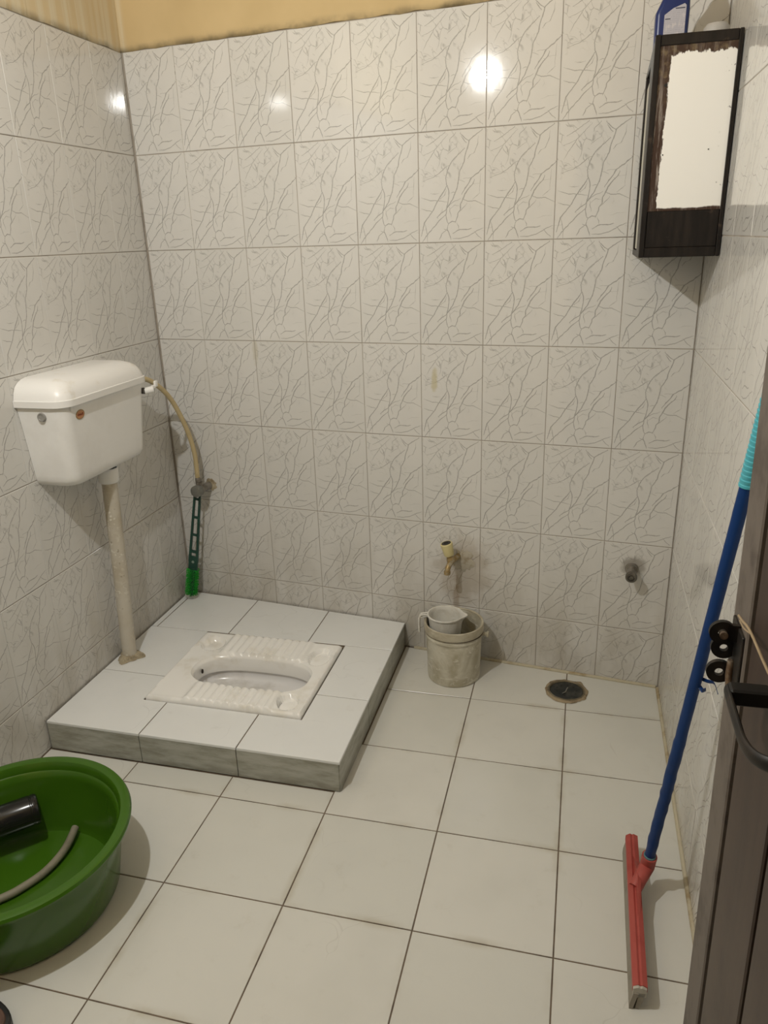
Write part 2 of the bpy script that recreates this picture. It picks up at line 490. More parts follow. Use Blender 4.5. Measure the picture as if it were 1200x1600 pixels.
# yellow plaster above the tiles (a part of each wall, a little proud and uneven at its lower edge)
def plaster(parent, P, X, length, nrm, seg=40):
    bm = bmesh.new(); rows = []
    zs = [TILETOP + .001, TILETOP + .02, CEIL]
    for j, z in enumerate(zs):
        r = []
        for i in range(seg + 1):
            b = P + X*(length*i/seg)
            d = .0035 + random.uniform(-.0012, .0012) if j == 1 else (.0005 if j == 0 else .004)
            zz = z + (random.uniform(-.004, .004) if j == 0 else 0)
            r.append(bm.verts.new(b + nrm*d + UP*zz))
        rows.append(r)
    back = [[bm.verts.new(P + X*(length*i/seg) - nrm*.001 + UP*z) for i in range(seg+1)] for z in (zs[0], zs[2])]
    for a, b in ((rows[0], rows[1]), (rows[1], rows[2]), (rows[2], back[1]), (back[1], back[0]), (back[0], rows[0])):
        for i in range(seg): bm.faces.new((a[i], a[i+1], b[i+1], b[i]))
    bmesh.ops.recalc_face_normals(bm, faces=bm.faces)
    me = bpy.data.meshes.new('plaster_band'); bm.to_mesh(me); bm.free(); me.materials.append(M_PLASTER)
    for p in me.polygons: p.use_smooth = True
    o = bpy.data.objects.new('plaster_band', me); COL.objects.link(o); o.parent = parent
plaster(wall_back, Vector((.005, 0, 0)), Vector((1, 0, 0)), 1.8, Vector((0, -1, 0)))
plaster(wall_left, W(0, .004), E2, TF-.01, E1)
plaster(wall_right, W(SR, tback(SR)+.004), E2, TF-.22, -E1)

# wall tiles, 20 x 30 cm, each one an object sharing its mesh
TG = .0011
TW, TH = .2, .3
def wall_tile(x0, x1, y0, y1, gx=TG, cache={}):
    k = (round(x0, 4), round(x1, 4), round(y0, 4), round(y1, 4), gx)
    if k not in cache:
        cache[k] = tile_mesh('wall_tile', rect(x0*TW+gx-TW/2, y0*TH+TG-TH/2, x1*TW-gx-TW/2, y1*TH-TG-TH/2), M_WALL, th=.005, uvw=TW, uvh=TH, uv0=(-TW/2, -TH/2))
    return cache[k]
def rows():                          # (z of tile's lower edge as if whole, cut from, cut to)
    yield Z6 - TH, 1 - Z6/TH + .006, 1.0
    for k in range(6): yield Z6 + k*TH, 0.0, 1.0
BX = Vector((1, 0, 0))
for z, y0, y1 in rows():
    for c in range(9):
        x0 = .06 if c == 0 else 0.0; x1 = 1.0 if c < 8 else 1.003
        place(wall_tile(x0, x1, y0, y1, .0003 if c in (0,) else .0008), wall_back, Vector((c*TW + TW/2, 0, z + TH/2)), BX, UP, .0011)
LX = -E2
for z, y0, y1 in rows():
    for c in range(14):
        tr = -.023 + c*TW              # the right (corner) edge of this tile along the wall
        x1 = 1.0 if c else .885
        place(wall_tile(0.0, x1, y0, y1, .0003), wall_left, W(0, tr + TW/2, z + TH/2), LX, UP, .0014)
for z, y0, y1 in rows():
    for c in range(13):
        tl = tback(SR) + c*TW
        place(wall_tile(0.001 if c == 0 else 0.0, 1.0, y0, y1, .0004), wall_right, W(SR, tl + TW/2, z + TH/2), E2, UP, .0016)

# floor tiles on the grid of the side walls, cut to the back wall and under the plinth
FT = .2986; FG = .0016
PS, PT = .915, .905                   # plinth extent
scols = [-.0045 + k*.2998 for k in range(7)]
trows = [.0925 + k*FT for k in range(10)]
cache_f = {}
for i in range(6):
    for j in range(-1, 9):
        s0, s1 = max(scols[i], 0), min(scols[i+1], SR); t0 = trows[0] + j*FT; t1 = min(t0 + FT, TF)
        if s1 <= PS + .01 and t1 <= PT: continue
        if j == -1 and s1 < 1.0: continue
        poly = [(s0+FG, -t1+FG), (s1-FG, -t1+FG), (s1-FG, -t0-FG), (s0+FG, -t0-FG)]
        poly = clip(poly, SA, -CA, .005) if False else clip(poly, -SA/CA, -1, .004)    # keep t >= tback(s)
        if s0 < PS and t0 < PT:                                                     # strip left in front of / beside the plinth
            if t1 > PT and s1 <= PS + .01: poly = clip(poly, 0, -1, PT + .002)
            elif t1 <= PT + .02: poly = clip(poly, 1, 0, PS + .002)
        if len(poly) < 3: continue
        cs, ct = (s0+s1)/2, (t0+t1)/2
        loc = [(p[0]-cs, p[1]+ct) for p in poly]
        if abs((t1-t0)-FT) < 1e-6 and abs((s1-s0)-.2998) < 1e-6 and len(poly) == 4 and loc[0][0] < -.14 and abs(loc[2][1]) > .14 and abs(loc[0][1]) > .14:
            key = 'full'
        else: key = (i, j)
        if key not in cache_f:
            cache_f[key] = tile_mesh('floor_tile', loc, M_FLOOR, th=.006, bev=.0007, uvw=.3, uvh=.3, uv0=(-.15, -.15))
        place(cache_f[key], floor, W(cs, ct, 0), E1, -E2, .0006)
# joint beads where the walls meet the floor
bm = bmesh.new()
tube(bm, [W(SR-.002, t, .002) for t in (tback(SR)+.01, .6, 1.1, 1.7, 2.5)], .0065, 8); b = finish('trim_1', bm, M_BEAD); b['kind'] = 'structure'
bm = bmesh.new()
tube(bm, [Vector((x, -.002, .002)) for x in (.96, 1.2, 1.5, 1.795)], .006, 8); b = finish('trim_2', bm, M_BEAD); b['kind'] = 'structure'

# ------------------------------------------------------------------ the tiled plinth
PZ = .1
PAN = (.237, .745, .329, .741)
pl = thing('toilet_plinth', 'raised grey-white tiled plinth in the left corner, holding the squat pan', 'platform', (.457, .45, 0))
bm = bmesh.new()
hs0, hs1, ht0, ht1 = PAN[0]-.003, PAN[1]+.003, PAN[2]-.003, PAN[3]+.003
for s0, s1, t0, t1 in ((.0, PS-.006, .13, ht0), (.0, PS-.006, ht1, PT-.006), (.0, hs0, ht0, ht1), (hs1, PS-.006, ht0, ht1)):
    gbox(bm, max(s0, .005), s1, t0, t1, 0, PZ-.002)
prism(bm, [(.005, tback(0)+.006), (PS-.006, tback(PS)+.006), (PS-.006, .13), (.005, .13)], (0, 0, PZ-.002), lambda p: Vector((p[0], -p[1], 0)))
finish('core', bm, M_GROUT_F, pl, smooth=False)
cs_ = [.008, .312, .614, PS]; ts_ = [.0, .309, .611, PT]
g = .0016
def plin_tile(poly):
    c = (sum(p[0] for p in poly)/len(poly), sum(p[1] for p in poly)/len(poly))
    loc = [(p[0]-c[0], -(p[1]-c[1])) for p in poly]
    area = sum(loc[i-1][0]*loc[i][1]-loc[i][0]*loc[i-1][1] for i in range(len(loc)))
    if area < 0: loc.reverse()
    me = tile_mesh('plinth_tile', loc, M_PLAT, th=.008, bev=.0012, uvw=.3, uvh=.3)
    place(me, pl, W(c[0], c[1], PZ), E1, -E2, .0012)
p0, p1, q0, q1 = PAN[0]-.0055, PAN[1]+.0045, PAN[2]-.004, PAN[3]+.004
def back(s): return tback(s) + .007
plin_tile([(.03, back(.03)+.006), (cs_[1]-g, back(cs_[1])), (cs_[1]-g, ts_[1]-g), (.03, ts_[1]-g)])
plin_tile([(.006, back(0)+.002), (.026, back(.02)+.004), (.026, ts_[1]-g), (.006, ts_[1]-g)])
plin_tile([(cs_[1]+g, back(cs_[1])), (cs_[2]-g, back(cs_[2])), (cs_[2]-g, ts_[1]-g), (cs_[1]+g, ts_[1]-g)])
plin_tile([(cs_[2]+g, back(cs_[2])), (PS, back(PS)), (PS, ts_[1]-g), (cs_[2]+g, ts_[1]-g)])
plin_tile([(.006, ts_[1]+g), (p0, ts_[1]+g), (p0, ts_[2]-g), (.006, ts_[2]-g)])
plin_tile([(p1, ts_[1]+g), (PS, ts_[1]+g), (PS, ts_[2]-g), (p1, ts_[2]-g)])
plin_tile([(.006, ts_[2]+g), (p0, ts_[2]+g), (p0, q1), (cs_[1]-g, q1), (cs_[1]-g, PT), (.006, PT)])
plin_tile([(cs_[1]+g, q1), (cs_[2]-g, q1), (cs_[2]-g, PT), (cs_[1]+g, PT)])
plin_tile([(cs_[2]+g, q1), (p1, q1), (p1, ts_[2]+g), (PS, ts_[2]+g), (PS, PT), (cs_[2]+g, PT)])
# side tiles
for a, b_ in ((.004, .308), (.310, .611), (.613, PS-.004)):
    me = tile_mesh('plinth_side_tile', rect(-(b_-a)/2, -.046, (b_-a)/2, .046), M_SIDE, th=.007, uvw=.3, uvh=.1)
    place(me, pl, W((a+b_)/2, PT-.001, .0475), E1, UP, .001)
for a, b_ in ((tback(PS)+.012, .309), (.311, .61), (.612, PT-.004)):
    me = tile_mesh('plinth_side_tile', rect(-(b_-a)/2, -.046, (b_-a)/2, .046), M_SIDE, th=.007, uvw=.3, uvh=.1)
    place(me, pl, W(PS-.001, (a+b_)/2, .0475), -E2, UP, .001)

# ------------------------------------------------------------------ the squat pan
def mat_ceramic():
    m = N('white_glazed_ceramic'); p = m.obj
    col = m.mix(m.ss(m.noise(p, 12, 4), .5, .75), (.90, .89, .86), (.78, .75, .68))
    return m.fin(col, .16)
M_CER = mat_ceramic()
M_BOWL = worn('bowl_glaze', (.76, .75, .745), (.62, .60, .57), .2, 9)
pan = thing('squat_toilet', 'white ceramic squat toilet pan with ribbed foot rests, set in the tiled plinth', 'toilet', (.491, .535, PZ-.012))
S0, S1, T0, T1 = PAN
HS, HT, HA, HB = .507, .553, .199, .095          # hole centre and half sizes
def hole_r(th):
    c, s = math.cos(th), math.sin(th)
    e = 2.9 if c > 0 else 2.5
    return 1.0/((abs(c)/HA)**e + (abs(s)/HB)**e)**(1/e)
def rect_r(th):
    c, s = math.cos(th), math.sin(th)
    r = 9.0
    if c > 1e-6: r = min(r, (S1-HS)/c)
    if c < -1e-6: r = min(r, (S0-HS)/c)
    if s > 1e-6: r = min(r, (T1-HT)/s)
    if s < -1e-6: r = min(r, (T0-HT)/s)
    return r
def sst(x, a, b):
    x = min(max((x-a)/(b-a), 0), 1); return x*x*(3-2*x)
def dish(s, t, cs, ct, a, b): return max(0.0, 1 - ((s-cs)/a)**2 - ((t-ct)/b)**2)
def pan_h(s, t):
    h = .0065*1.0
    e = min(s-S0, S1-s, t-T0, T1-t)
    h *= sst(e, 0, .006)
    h += .0015*(1-sst(e, .004, .016))*sst(e, 0, .003)
    for a, b_, c, d in ((.352, .648, T0+.006, .462), (.362, .648, .640, T1-.004)):
        m_ = sst(s, a-.006, a+.004)*(1-sst(s, b_-.004, b_+.006))*sst(t, c-.004, c+.006)*(1-sst(t, d-.004, d+.004))
        if m_ > 0:
            ph = (s-a)/(b_-a)*11*2*math.pi
            h += m_*(.0055 + .0075*(abs(math.sin(ph/2))**.7)-.003)
    for cs, ct, a, b_ in ((.303, .405, .04, .045), (.695, .418, .036, .056), (.684, .682, .032, .042)):
        q = dish(s, t, cs, ct, a, b_)
        h -= .0165*sst(q, 0, .22)*(1-.45*q)
        h += .0022*(1-sst(abs(q+.06), 0, .16))
    return h
NA, NR = 560, 22
ths = [2*math.pi*k/NA for k in range(NA)]
bm = bmesh.new(); rings = []
for j in range(-5, NR+1):
    ring = []
    for th in ths:
        rh, rr = hole_r(th), rect_r(th); c, s = math.cos(th), math.sin(th)
        if j < 0:                       # rolled lip and the wall going down
            k = -j; dr = [.0, .0035, .0055, .006, .0045, .0025][k]; dz = [0, -.003, -.009, -.03, -.046, -.052][k]
            r = rh - dr; z = PZ + .0065 + dz + (.004 if abs(s) > .6 and k < 3 else 0)
        else:
            f = (j/NR)**1.15; r = rh + (rr-rh)*f
            z = PZ + pan_h(HS+r*c, HT+r*s) + .0005
            if j == 0: z = PZ + .0065 + (.004 if abs(s) > .6 else 0)
        ring.append(bm.verts.new((HS+r*c, -(HT+r*s), z)))
    rings.append(ring)
skirt = [bm.verts.new((v.co.x, v.co.y, PZ-.012)) for v in rings[-1]]; rings.append(skirt)
for a, b_ in zip(rings, rings[1:]):
    for k in range(NA): bm.faces.new((a[k], a[(k+1) % NA], b_[(k+1) % NA], b_[k]))
finish('rim', bm, M_CER, pan, angle=60)
bm = bmesh.new(); rings = []
for f, z in ((1.045, -.0465), (1.06, -.054), (1.05, -.066), (.98, -.078), (.85, -.0835), (.55, -.086), (.25, -.0875)):
    rings.append([bm.verts.new((HS+(hole_r(th)*f)*math.cos(th), -(HT+hole_r(th)*f*math.sin(th)), PZ+z)) for th in ths[::4]])
n4 = len(rings[0])
for a, b_ in zip(rings, rings[1:]):
    for k in range(n4): bm.faces.new((a[k], a[(k+1) % n4], b_[(k+1) % n4], b_[k]))
bm.faces.new(rings[-1])
finish('bowl', bm, M_BOWL, pan, angle=60)
bm = bmesh.new(); lathe(bm, [(0, .0), (.06, .0), (.06, .02), (0, .02)], 24, (HS, -HT, 0)); finish('pedestal', bm, M_BOWL, pan)
bm = bmesh.new(); lathe(bm, [(0, .0), (.006, .0), (.0075, .003), (.0075, .0)], 14, (HS-HA+.013, -(HT-.018), PZ-.018), axis=(1, .2, .1))
finish('flush_inlet', bm, worn('dark_hole', (.03, .028, .025), (.05, .04, .03), .7), pan)

# ------------------------------------------------------------------ cistern on the left wall
M_PVC = worn('white_plastic', (.84, .835, .815), (.78, .77, .745), .33, 5)
M_LID = worn('stained_white_plastic', (.82, .81, .785), (.70, .65, .56), .35, 16, .55, .8)
M_BLACK = worn('black_rubber', (.012, .012, .012), (.03, .028, .025), .5, 20)
cist = thing('toilet_cistern', 'white plastic low-level flush cistern with domed lid, hung on the left wall', 'cistern', (.0, .555, .775))
def rrect(s0, s1, t0, t1, r, n=6):
    """outline: square at the wall (s0), rounded corners at the front"""
    out = [(s0, t0)]
    for k in range(n+1):
        a = math.pi/2*k/n; out.append((s1-r+r*math.sin(a), t0+r-r*math.cos(a)))
    for k in range(n+1):
        a = math.pi/2*k/n; out.append((s1-r+r*math.cos(a), t1-r+r*math.sin(a)))
    out.append((s0, t1)); return out
def loft(bm, layers, cap=True):
    rs = [[bm.verts.new((s, -t, z)) for s, t in o] for o, z in layers]
    n = len(rs[0])
    for a, b_ in zip(rs, rs[1:]):
        for k in range(n): bm.faces.new((a[k], a[(k+1) % n], b_[(k+1) % n], b_[k]))
    if cap: bm.faces.new(rs[0]); bm.faces.new(rs[-1])
bm = bmesh.new(); L = []
for f, z, d in ((0, .776, .030), (.0, .778, .018), (.0, .785, .007), (.0, .797, .001), (.05, .812, 0), (.3, .87, 0), (.65, .95, 0), (1, 1.018, 0)):
    L.append((rrect(.001, .128+.022*f-d, .366-.012*f+d, .745+.024*f-d, .036, 7), z))
loft(bm, L); finish('tank', bm, M_PVC, cist, angle=50)
bm = bmesh.new(); L = []
for z, d, r in ((1.012, 0, .04), (1.0125, -.008, .046), (1.030, -.009, .047), (1.031, -.0045, .044), (1.033, -.0045, .044), (1.050, .001, .042), (1.064, .009, .04), (1.074, .021, .038), (1.081, .038, .034), (1.0845, .058, .028)):
    L.append((rrect(.001, .152-d, .352+d, .770-d, r if .152-d > r else .02, 7), z))
loft(bm, L); lid = finish('lid', bm, M_LID, cist, angle=35)
bm = bmesh.new(); gbox(bm, .122, .151, .732, .742, .998, 1.014, .003)
finish('lid_clip', bm, M_PVC, cist)
bm = bmesh.new(); lathe(bm, [(0, .004), (.007, .004), (.008, .0045), (.009, .006), (.0115, .006), (.0125, .003), (.0125, -.004), (0, -.004)], 24, (.075, -.7655, .986), axis=(0, -1, .06))
finish('plug', bm, worn('grey_plastic', (.28, .27, .25), (.2, .19, .17), .45), cist, label='round grey blanking plug')
# lever on the front near the right end
bm = bmesh.new(); gbox(bm, .140, .153, .362, .376, .973, .992, .002); lev0 = finish('lever_socket', bm, worn('dark_socket', (.05, .045, .04), (.12, .11, .1), .5), cist)
bm = bmesh.new(); tube(bm, [(.148, -.369, .982), (.157, -.362, .983), (.169, -.352, .985)], .0105, 16)
gbox(bm, .160, .168, .330, .352, .985, .996, .003)
box(bm, (.163, -.338, .988), (.171, -.322, 1.008), .003)
finish('flush_lever', bm, M_PVC, cist)
# oval maker's sticker on the front: orange with an illegible red script
bm = bmesh.new()
stc = Vector((.1458, -.700, .981))
nx = Vector((1, 0, .083)).normalized() if False else Vector((1, 0, -.09)).normalized()
ty = Vector((0, 1, 0)); tz = nx.cross(ty)
for k0, k1, off in ((1.0, .86, .0), (.86, .0, .0002)):
    pass
def oval(bm, a, b, off, n=28):
    r0 = [bm.verts.new(stc + ty*math.cos(2*math.pi*k/n)*a + tz*math.sin(2*math.pi*k/n)*b + nx*(off-.003)) for k in range(n)]
    r1 = [bm.verts.new(stc + ty*math.cos(2*math.pi*k/n)*a + tz*math.sin(2*math.pi*k/n)*b + nx*off) for k in range(n)]
    bm.faces.new(r1)
    for k in range(n): bm.faces.new((r0[k], r0[(k+1) % n], r1[(k+1) % n], r1[k]))
oval(bm, .0195, .0138, .0008); st = finish('sticker', bm, worn('gold_edge', (.30, .21, .09), (.22, .15, .06), .4), cist, label='oval orange sticker with gold edge', smooth=False)
bm = bmesh.new(); oval(bm, .0168, .0112, .0012); finish('sticker_face', bm, worn('orange_print', (.52, .25, .11), (.48, .16, .06), .35, 90), st, smooth=False)
bm = bmesh.new()
scr = [(-.0105, -.003), (-.008, .003), (-.0065, .001), (-.007, -.003), (-.004, .0005), (-.002, -.002), (-.0005, .0025), (.001, -.002), (.003, .001), (.0045, -.002), (.006, .003), (.008, -.002), (.0105, .0015)]
tube(bm, smooth_path([stc + ty*-a*1.25 + tz*b*1.3 + nx*.0013 for a, b in scr], 3), .0008, 6)
finish('sticker_script', bm, worn('dark_red_print', (.24, .05, .02), (.2, .04, .02), .4), st)
bm = bmesh.new(); lathe(bm, [(.0, .765), (.021, .765), (.021, .785), (.0, .785)], 28, (.072, -.515, 0)); finish('outlet_washer', bm, M_BLACK, cist)
bm = bmesh.new(); lathe(bm, [(.0245, .768), (.0245, .722), (.027, .722), (.0305, .726), (.0315, .764), (.029, .768)], 32, (.072, -.515, 0)); finish('outlet_nut', bm, M_PVC, cist)

# flush pipe
def mat_pipe():
    m = N('grimy_pvc_pipe'); p = m.obj
    col = m.mix(m.ss(m.noise(p, 7, 4), .4, .7), (.56, .52, .44), (.44, .38, .28))
    sp = m.ss(m.noise(p, 75, 2), .56, .64); zone = m.ss(m.noise(p, 9, 2), .45, .6)
    col = m.mix(m.math('MULTIPLY', sp, zone), col, (.68, .65, .56))
    col = m.mix(m.math('MULTIPLY', m.ss(m.noise(p, 60, 2), .66, .74), .7), col, (.2, .16, .1))
    return m.fin(col, .5)
pipe = thing('flush_pipe', 'grimy cream flush pipe running from the cistern down to the plinth', 'pipe', (.052, .525, PZ))
M_PIPE = mat_pipe()
bm = bmesh.new(); tube(bm, smooth_path([(.072, -.515, .735), (.068, -.516, .62), (.060, -.520, .38), (.054, -.524, .22), (.051, -.526, PZ+.001)], 5), .0235, 28)
finish('pipe', bm, M_PIPE, pipe)
bm = bmesh.new(); n = 40; r0 = []; r1 = []; r2 = []
for k in range(n):
    a = 2*math.pi*k/n; w = 1 + .22*math.sin(3*a+.6) + .1*math.sin(7*a) + random.uniform(-.05, .05)
    for R_, rr, z in ((r0, .041*w, .001), (r1, .036*w, .010), (r2, .024, .016 + random.uniform(-.002, .003))):
        R_.append(bm.verts.new((max(.051+math.cos(a)*rr, .002), -.526+math.sin(a)*rr, PZ+z)))
for a_, b_ in ((r0, r1), (r1, r2)):
    for k in range(n): bm.faces.new((a_[k], a_[(k+1) % n], b_[(k+1) % n], b_[k]))
bm.faces.new(r0); bm.faces.new(r2)
finish('cement_collar', bm, M_CEMENT, pipe)

# inlet hose
M_HOSE = worn('yellowed_hose', (.50, .40, .22), (.40, .31, .16), .42, 10)
def back_px(x, y, z): return Vector((x, y, z))
def g2w(s, t, z): return W(s, t, z)
hose = thing('inlet_hose', 'yellowed flexible hose arching from the cistern to the corner valve', 'hose', (.15, -.05, .6), frame='w')
pts = [g2w(.080, .345, 1.000), g2w(.085, .30, 1.008), g2w(.098, .235, .985), g2w(.116, .165, .915), g2w(.131, .11, .80), g2w(.138, .085, .70), Vector((.148, -.062, .605))]
bm = bmesh.new(); tube(bm, smooth_path(pts, 6), .0085, 14); finish('hose', bm, M_HOSE, hose)
M_CHROME = worn('dull_chrome', (.42, .41, .38), (.22, .2, .17), .32, 30, metal=.85)
M_STEEL = worn('stained_steel', (.30, .28, .25), (.14, .12, .09), .4, 30, metal=.7)
bm = bmesh.new(); lathe(bm, [(.0, 0), (.0085, 0), (.0105, .003), (.0105, .016), (.009, .018), (0, .018)], 16, (.1485, -.0615, .585)); finish('ferrule', bm, M_STEEL, hose)

# angle valve on the back wall
val = thing('angle_valve', 'stained chrome corner valve on the back wall above the green brush', 'valve', (.155, -.03, .56), frame='w')
bm = bmesh.new(); tube(bm, [(.157, -.0, .559), (.156, -.035, .558), (.153, -.062, .557)], .014, 18)
lathe(bm, [(0, .559), (.011, .559), (.011, .578), (.013, .579), (.013, .587), (.0, .588)], 16, (.150, -.06, 0)); finish('body', bm, M_STEEL, val)
bm = bmesh.new(); lathe(bm, [(0, 0), (.016, 0), (.0215, .004), (.0225, .02), (.021, .028), (.016, .031), (.008, .032), (0, .033)], 28, (.1515, -.062, .5565), axis=(-.06, -1, .02)); finish('knob', bm, worn('grey_knob', (.20, .20, .18), (.13, .13, .11), .3, 20, metal=.3), val)
bm = bmesh.new(); n = 24; r0 = [bm.verts.new((.160+math.cos(2*math.pi*k/n)*.024*random.uniform(.8, 1.25), -.001, .559+math.sin(2*math.pi*k/n)*.024*random.uniform(.8, 1.25))) for k in range(n)]
r1 = [bm.verts.new((.158+math.cos(2*math.pi*k/n)*.013, -.008, .559+math.sin(2*math.pi*k/n)*.013)) for k in range(n)]
for k in range(n): bm.faces.new((r0[k], r0[(k+1) % n], r1[(k+1) % n], r1[k]))
bm.faces.new(r0); bm.faces.new(r1); finish('putty_ring', bm, M_CEMENT, val)

# ------------------------------------------------------------------ toilet brush in the corner
br = thing('toilet_brush', 'dark green toilet brush with bright green bristles, standing in the back left corner', 'brush', (.045, .06, PZ))
B0 = Vector((.040, -.068, PZ+.006)); B1 = Vector((.120, -.062, .548))      # s, -t, z
bd = (B1-B0).normalized(); bx = Vector((1, 0, 0)); bx = (bx - bd*bd.dot(bx)).normalized(); by = bd.cross(bx)
LB = (B1-B0).length
M_DKG = worn('dark_green_plastic', (.012, .055, .040), (.018, .075, .055), .35, 15)
def bp(u, w, l): return B0 + bx*u + by*w + bd*l
bm = bmesh.new()
# flat handle with slots: outline pieces joined as rails and bridges
def bar(u0, u1, l0, l1, th=.004, u2=None, u3=None):
    u2 = u0 if u2 is None else u2; u3 = u1 if u3 is None else u3
    vs_ = [bm.verts.new(bp(*p)) for p in ((u0, -th, l0), (u1, -th, l0), (u3, -th, l1), (u2, -th, l1), (u0, th, l0), (u1, th, l0), (u3, th, l1), (u2, th, l1))]
    for f in ((0,1,2,3), (4,5,6,7), (0,1,5,4), (1,2,6,5), (2,3,7,6), (3,0,4,7)): bm.faces.new([vs_[i] for i in f])
hw0, hw1 = .0195, .0135
bar(-hw0, -hw0+.0085, .15, LB, u2=-hw1, u3=-hw1+.007)
bar(hw0-.0085, hw0, .15, LB, u2=hw1-.007, u3=hw1)
for l0, l1 in ((.115, .175), (.19, .20), (.262, .270), (.335, .343), (.41, .418), (LB-.02, LB)): bar(-.0125 if l0 > .15 else -hw0+.001, .0125 if l0 > .15 else hw0-.001, l0, l1, .0038)
handle = finish('handle', bm, M_DKG, br, smooth=False)
bm = bmesh.new(); lathe(bm, [(0, -.001), (.0055, -.001), (.0055, .001), (0, .001)], 14, bp(0, -.0042, .152), axis=by); finish('hole_rim', bm, worn('pale_green', (.25, .32, .27), (.2, .28, .22), .5), br)
bm = bmesh.new()
tube(bm, [bp(0, 0, .004), bp(0, 0, .06), bp(0, 0, .125)], lambda f: (.012, .008), 14, flat=bx)
finish('head', bm, M_DKG, br)
bm = bmesh.new()
def tuft(p, d, L_, r):
    x = d.orthogonal().normalized(); y = d.cross(x)
    a = [bm.verts.new(p + (x*math.cos(k*2.0944)+y*math.sin(k*2.0944))*r*.7) for k in range(3)]
    b_ = [bm.verts.new(p + d*L_ + (x*math.cos(k*2.0944)+y*math.sin(k*2.0944))*r) for k in range(3)]
    for k in range(3): bm.faces.new((a[k], a[(k+1) % 3], b_[(k+1) % 3], b_[k]))
    bm.faces.new(b_)
for i in range(15):
    l = .012 + i*.0075
    for k in range(26):
        an = 2*math.pi*k/26 + random.uniform(-.1, .1)
        d = (bx*math.cos(an)*1.0 + by*math.sin(an)*1.0 + bd*random.uniform(-.12, .12)).normalized()
        tuft(bp(math.cos(an)*.010, math.sin(an)*.006, l+random.uniform(-.0015, .0015)), d, .0165*random.uniform(.8, 1.1), .0013)
finish('bristles', bm, worn('bright_green_bristles', (.015, .36, .03), (.02, .26, .03), .5, 60), br, smooth=False, kind='stuff')
bm = bmesh.new()
for i in range(2):
    for k in range(30):
        an = 2*math.pi*k/30 + i*.1
        d = (bx*math.cos(an) + by*math.sin(an) - bd*.25).normalized()
        tuft(bp(math.cos(an)*.010, math.sin(an)*.006, .003+i*.005), d, .0165*random.uniform(.85, 1.1), .0015)
finish('white_bristles', bm, worn('white_bristles', (.6, .58, .54), (.5, .46, .4), .6, 50), br, smooth=False, kind='stuff', label='white bristle tip')

# ------------------------------------------------------------------ bucket and mug
def mat_dirty(name, c1, c2, c3, sc=9):
    m = N(name); p = m.obj; x, y, z = m.xyz(p)
    col = m.mix(m.ss(m.noise(p, sc, 5, .65, .6), .35, .65), c1, c2)
    col = m.mix(m.math('MULTIPLY', m.ss(m.noise(m.scale(p, (1, 1, 2.2)), sc*2.2, 4, .6, 1.2), .56, .68), .6), col, c3)
    m.bump(m.noise(p, 40, 3), .15, .001)
    return m.fin(col, .5)
M_BUCK = mat_dirty('limescaled_bucket', (.62, .59, .49), (.40, .36, .26), (.80, .78, .70))
M_BUCKR = mat_dirty('limescaled_rim', (.52, .48, .37), (.36, .31, .22), (.60, .56, .46))
M_MUG = mat_dirty('scaled_white_mug', (.74, .73, .68), (.58, .55, .48), (.78, .77, .74))
BC = (1.118, -.256)
bk = thing('bucket', 'limescale-stained white plastic bucket standing below the yellow tap', 'bucket', (1.118, .256, 0))
bm = bmesh.new()
lathe(bm, [(0, .004), (.082, .004), (.0855, .0), (.088, .003), (.0885, .01), (.0925, .152), (.0925, .157), (.0955, .158), (.0965, .163), (.0955, .167), (.094, .169), (.0942, .178), (.0945, .190), (.0945, .2), (.0915, .2), (.0905, .16), (.086, .02), (.083, .010), (0, .009)], 64, (BC[0], BC[1], 0)); finish('body', bm, M_BUCK, bk, angle=30)
bm = bmesh.new(); lathe(bm, [(.0945, .176), (.0985, .177), (.0995, .181), (.0995, .199), (.0985, .205), (.0955, .2065), (.092, .204), (.0915, .199), (.0945, .199)], 64, (BC[0], BC[1], 0), closed=True); finish('rim', bm, M_BUCKR, bk, angle=40)
bm = bmesh.new(); box(bm, (BC[0]+.096, BC[1]-.006, .162), (BC[0]+.115, BC[1]+.006, .172), .002); box(bm, (BC[0]+.110, BC[1]-.010, .160), (BC[0]+.117, BC[1]+.010, .174), .002); finish('handle_lug', bm, M_BUCKR, bk)
bm = bmesh.new(); tube(bm, [(BC[0]+.0962*math.cos(a), BC[1]+.0962*math.sin(a), .1725-.004*math.cos(a-1.2)) for a in [2*math.pi*k/64 for k in range(65)]], .0021, 8); finish('wire_bail', bm, worn('rusty_wire', (.07, .045, .025), (.035, .025, .018), .6, 30), bk)
mg = thing('mug', 'white plastic bathroom mug hanging inside the bucket rim', 'mug', (1.079, .236, .11))
MC = Vector((1.087, -.244, -.0075))
bm = bmesh.new(); n = 56
def mug_r(r, a, sp): return r + sp*math.exp(-(min(abs(a), 2*math.pi-abs(a))/.24)**2)
prof = [(0, .112, 0), (.045, .112, 0), (.048, .115, 0), (.0555, .2, 0), (.057, .216, .006), (.0575, .2235, .014), (.0605, .2245, .015), (.0615, .2275, .015), (.0605, .230, .015), (.0575, .2305, .014), (.0555, .229, .013), (.0545, .214, .006), (.053, .2, 0), (.046, .118, 0), (0, .116, 0)]
prev = None
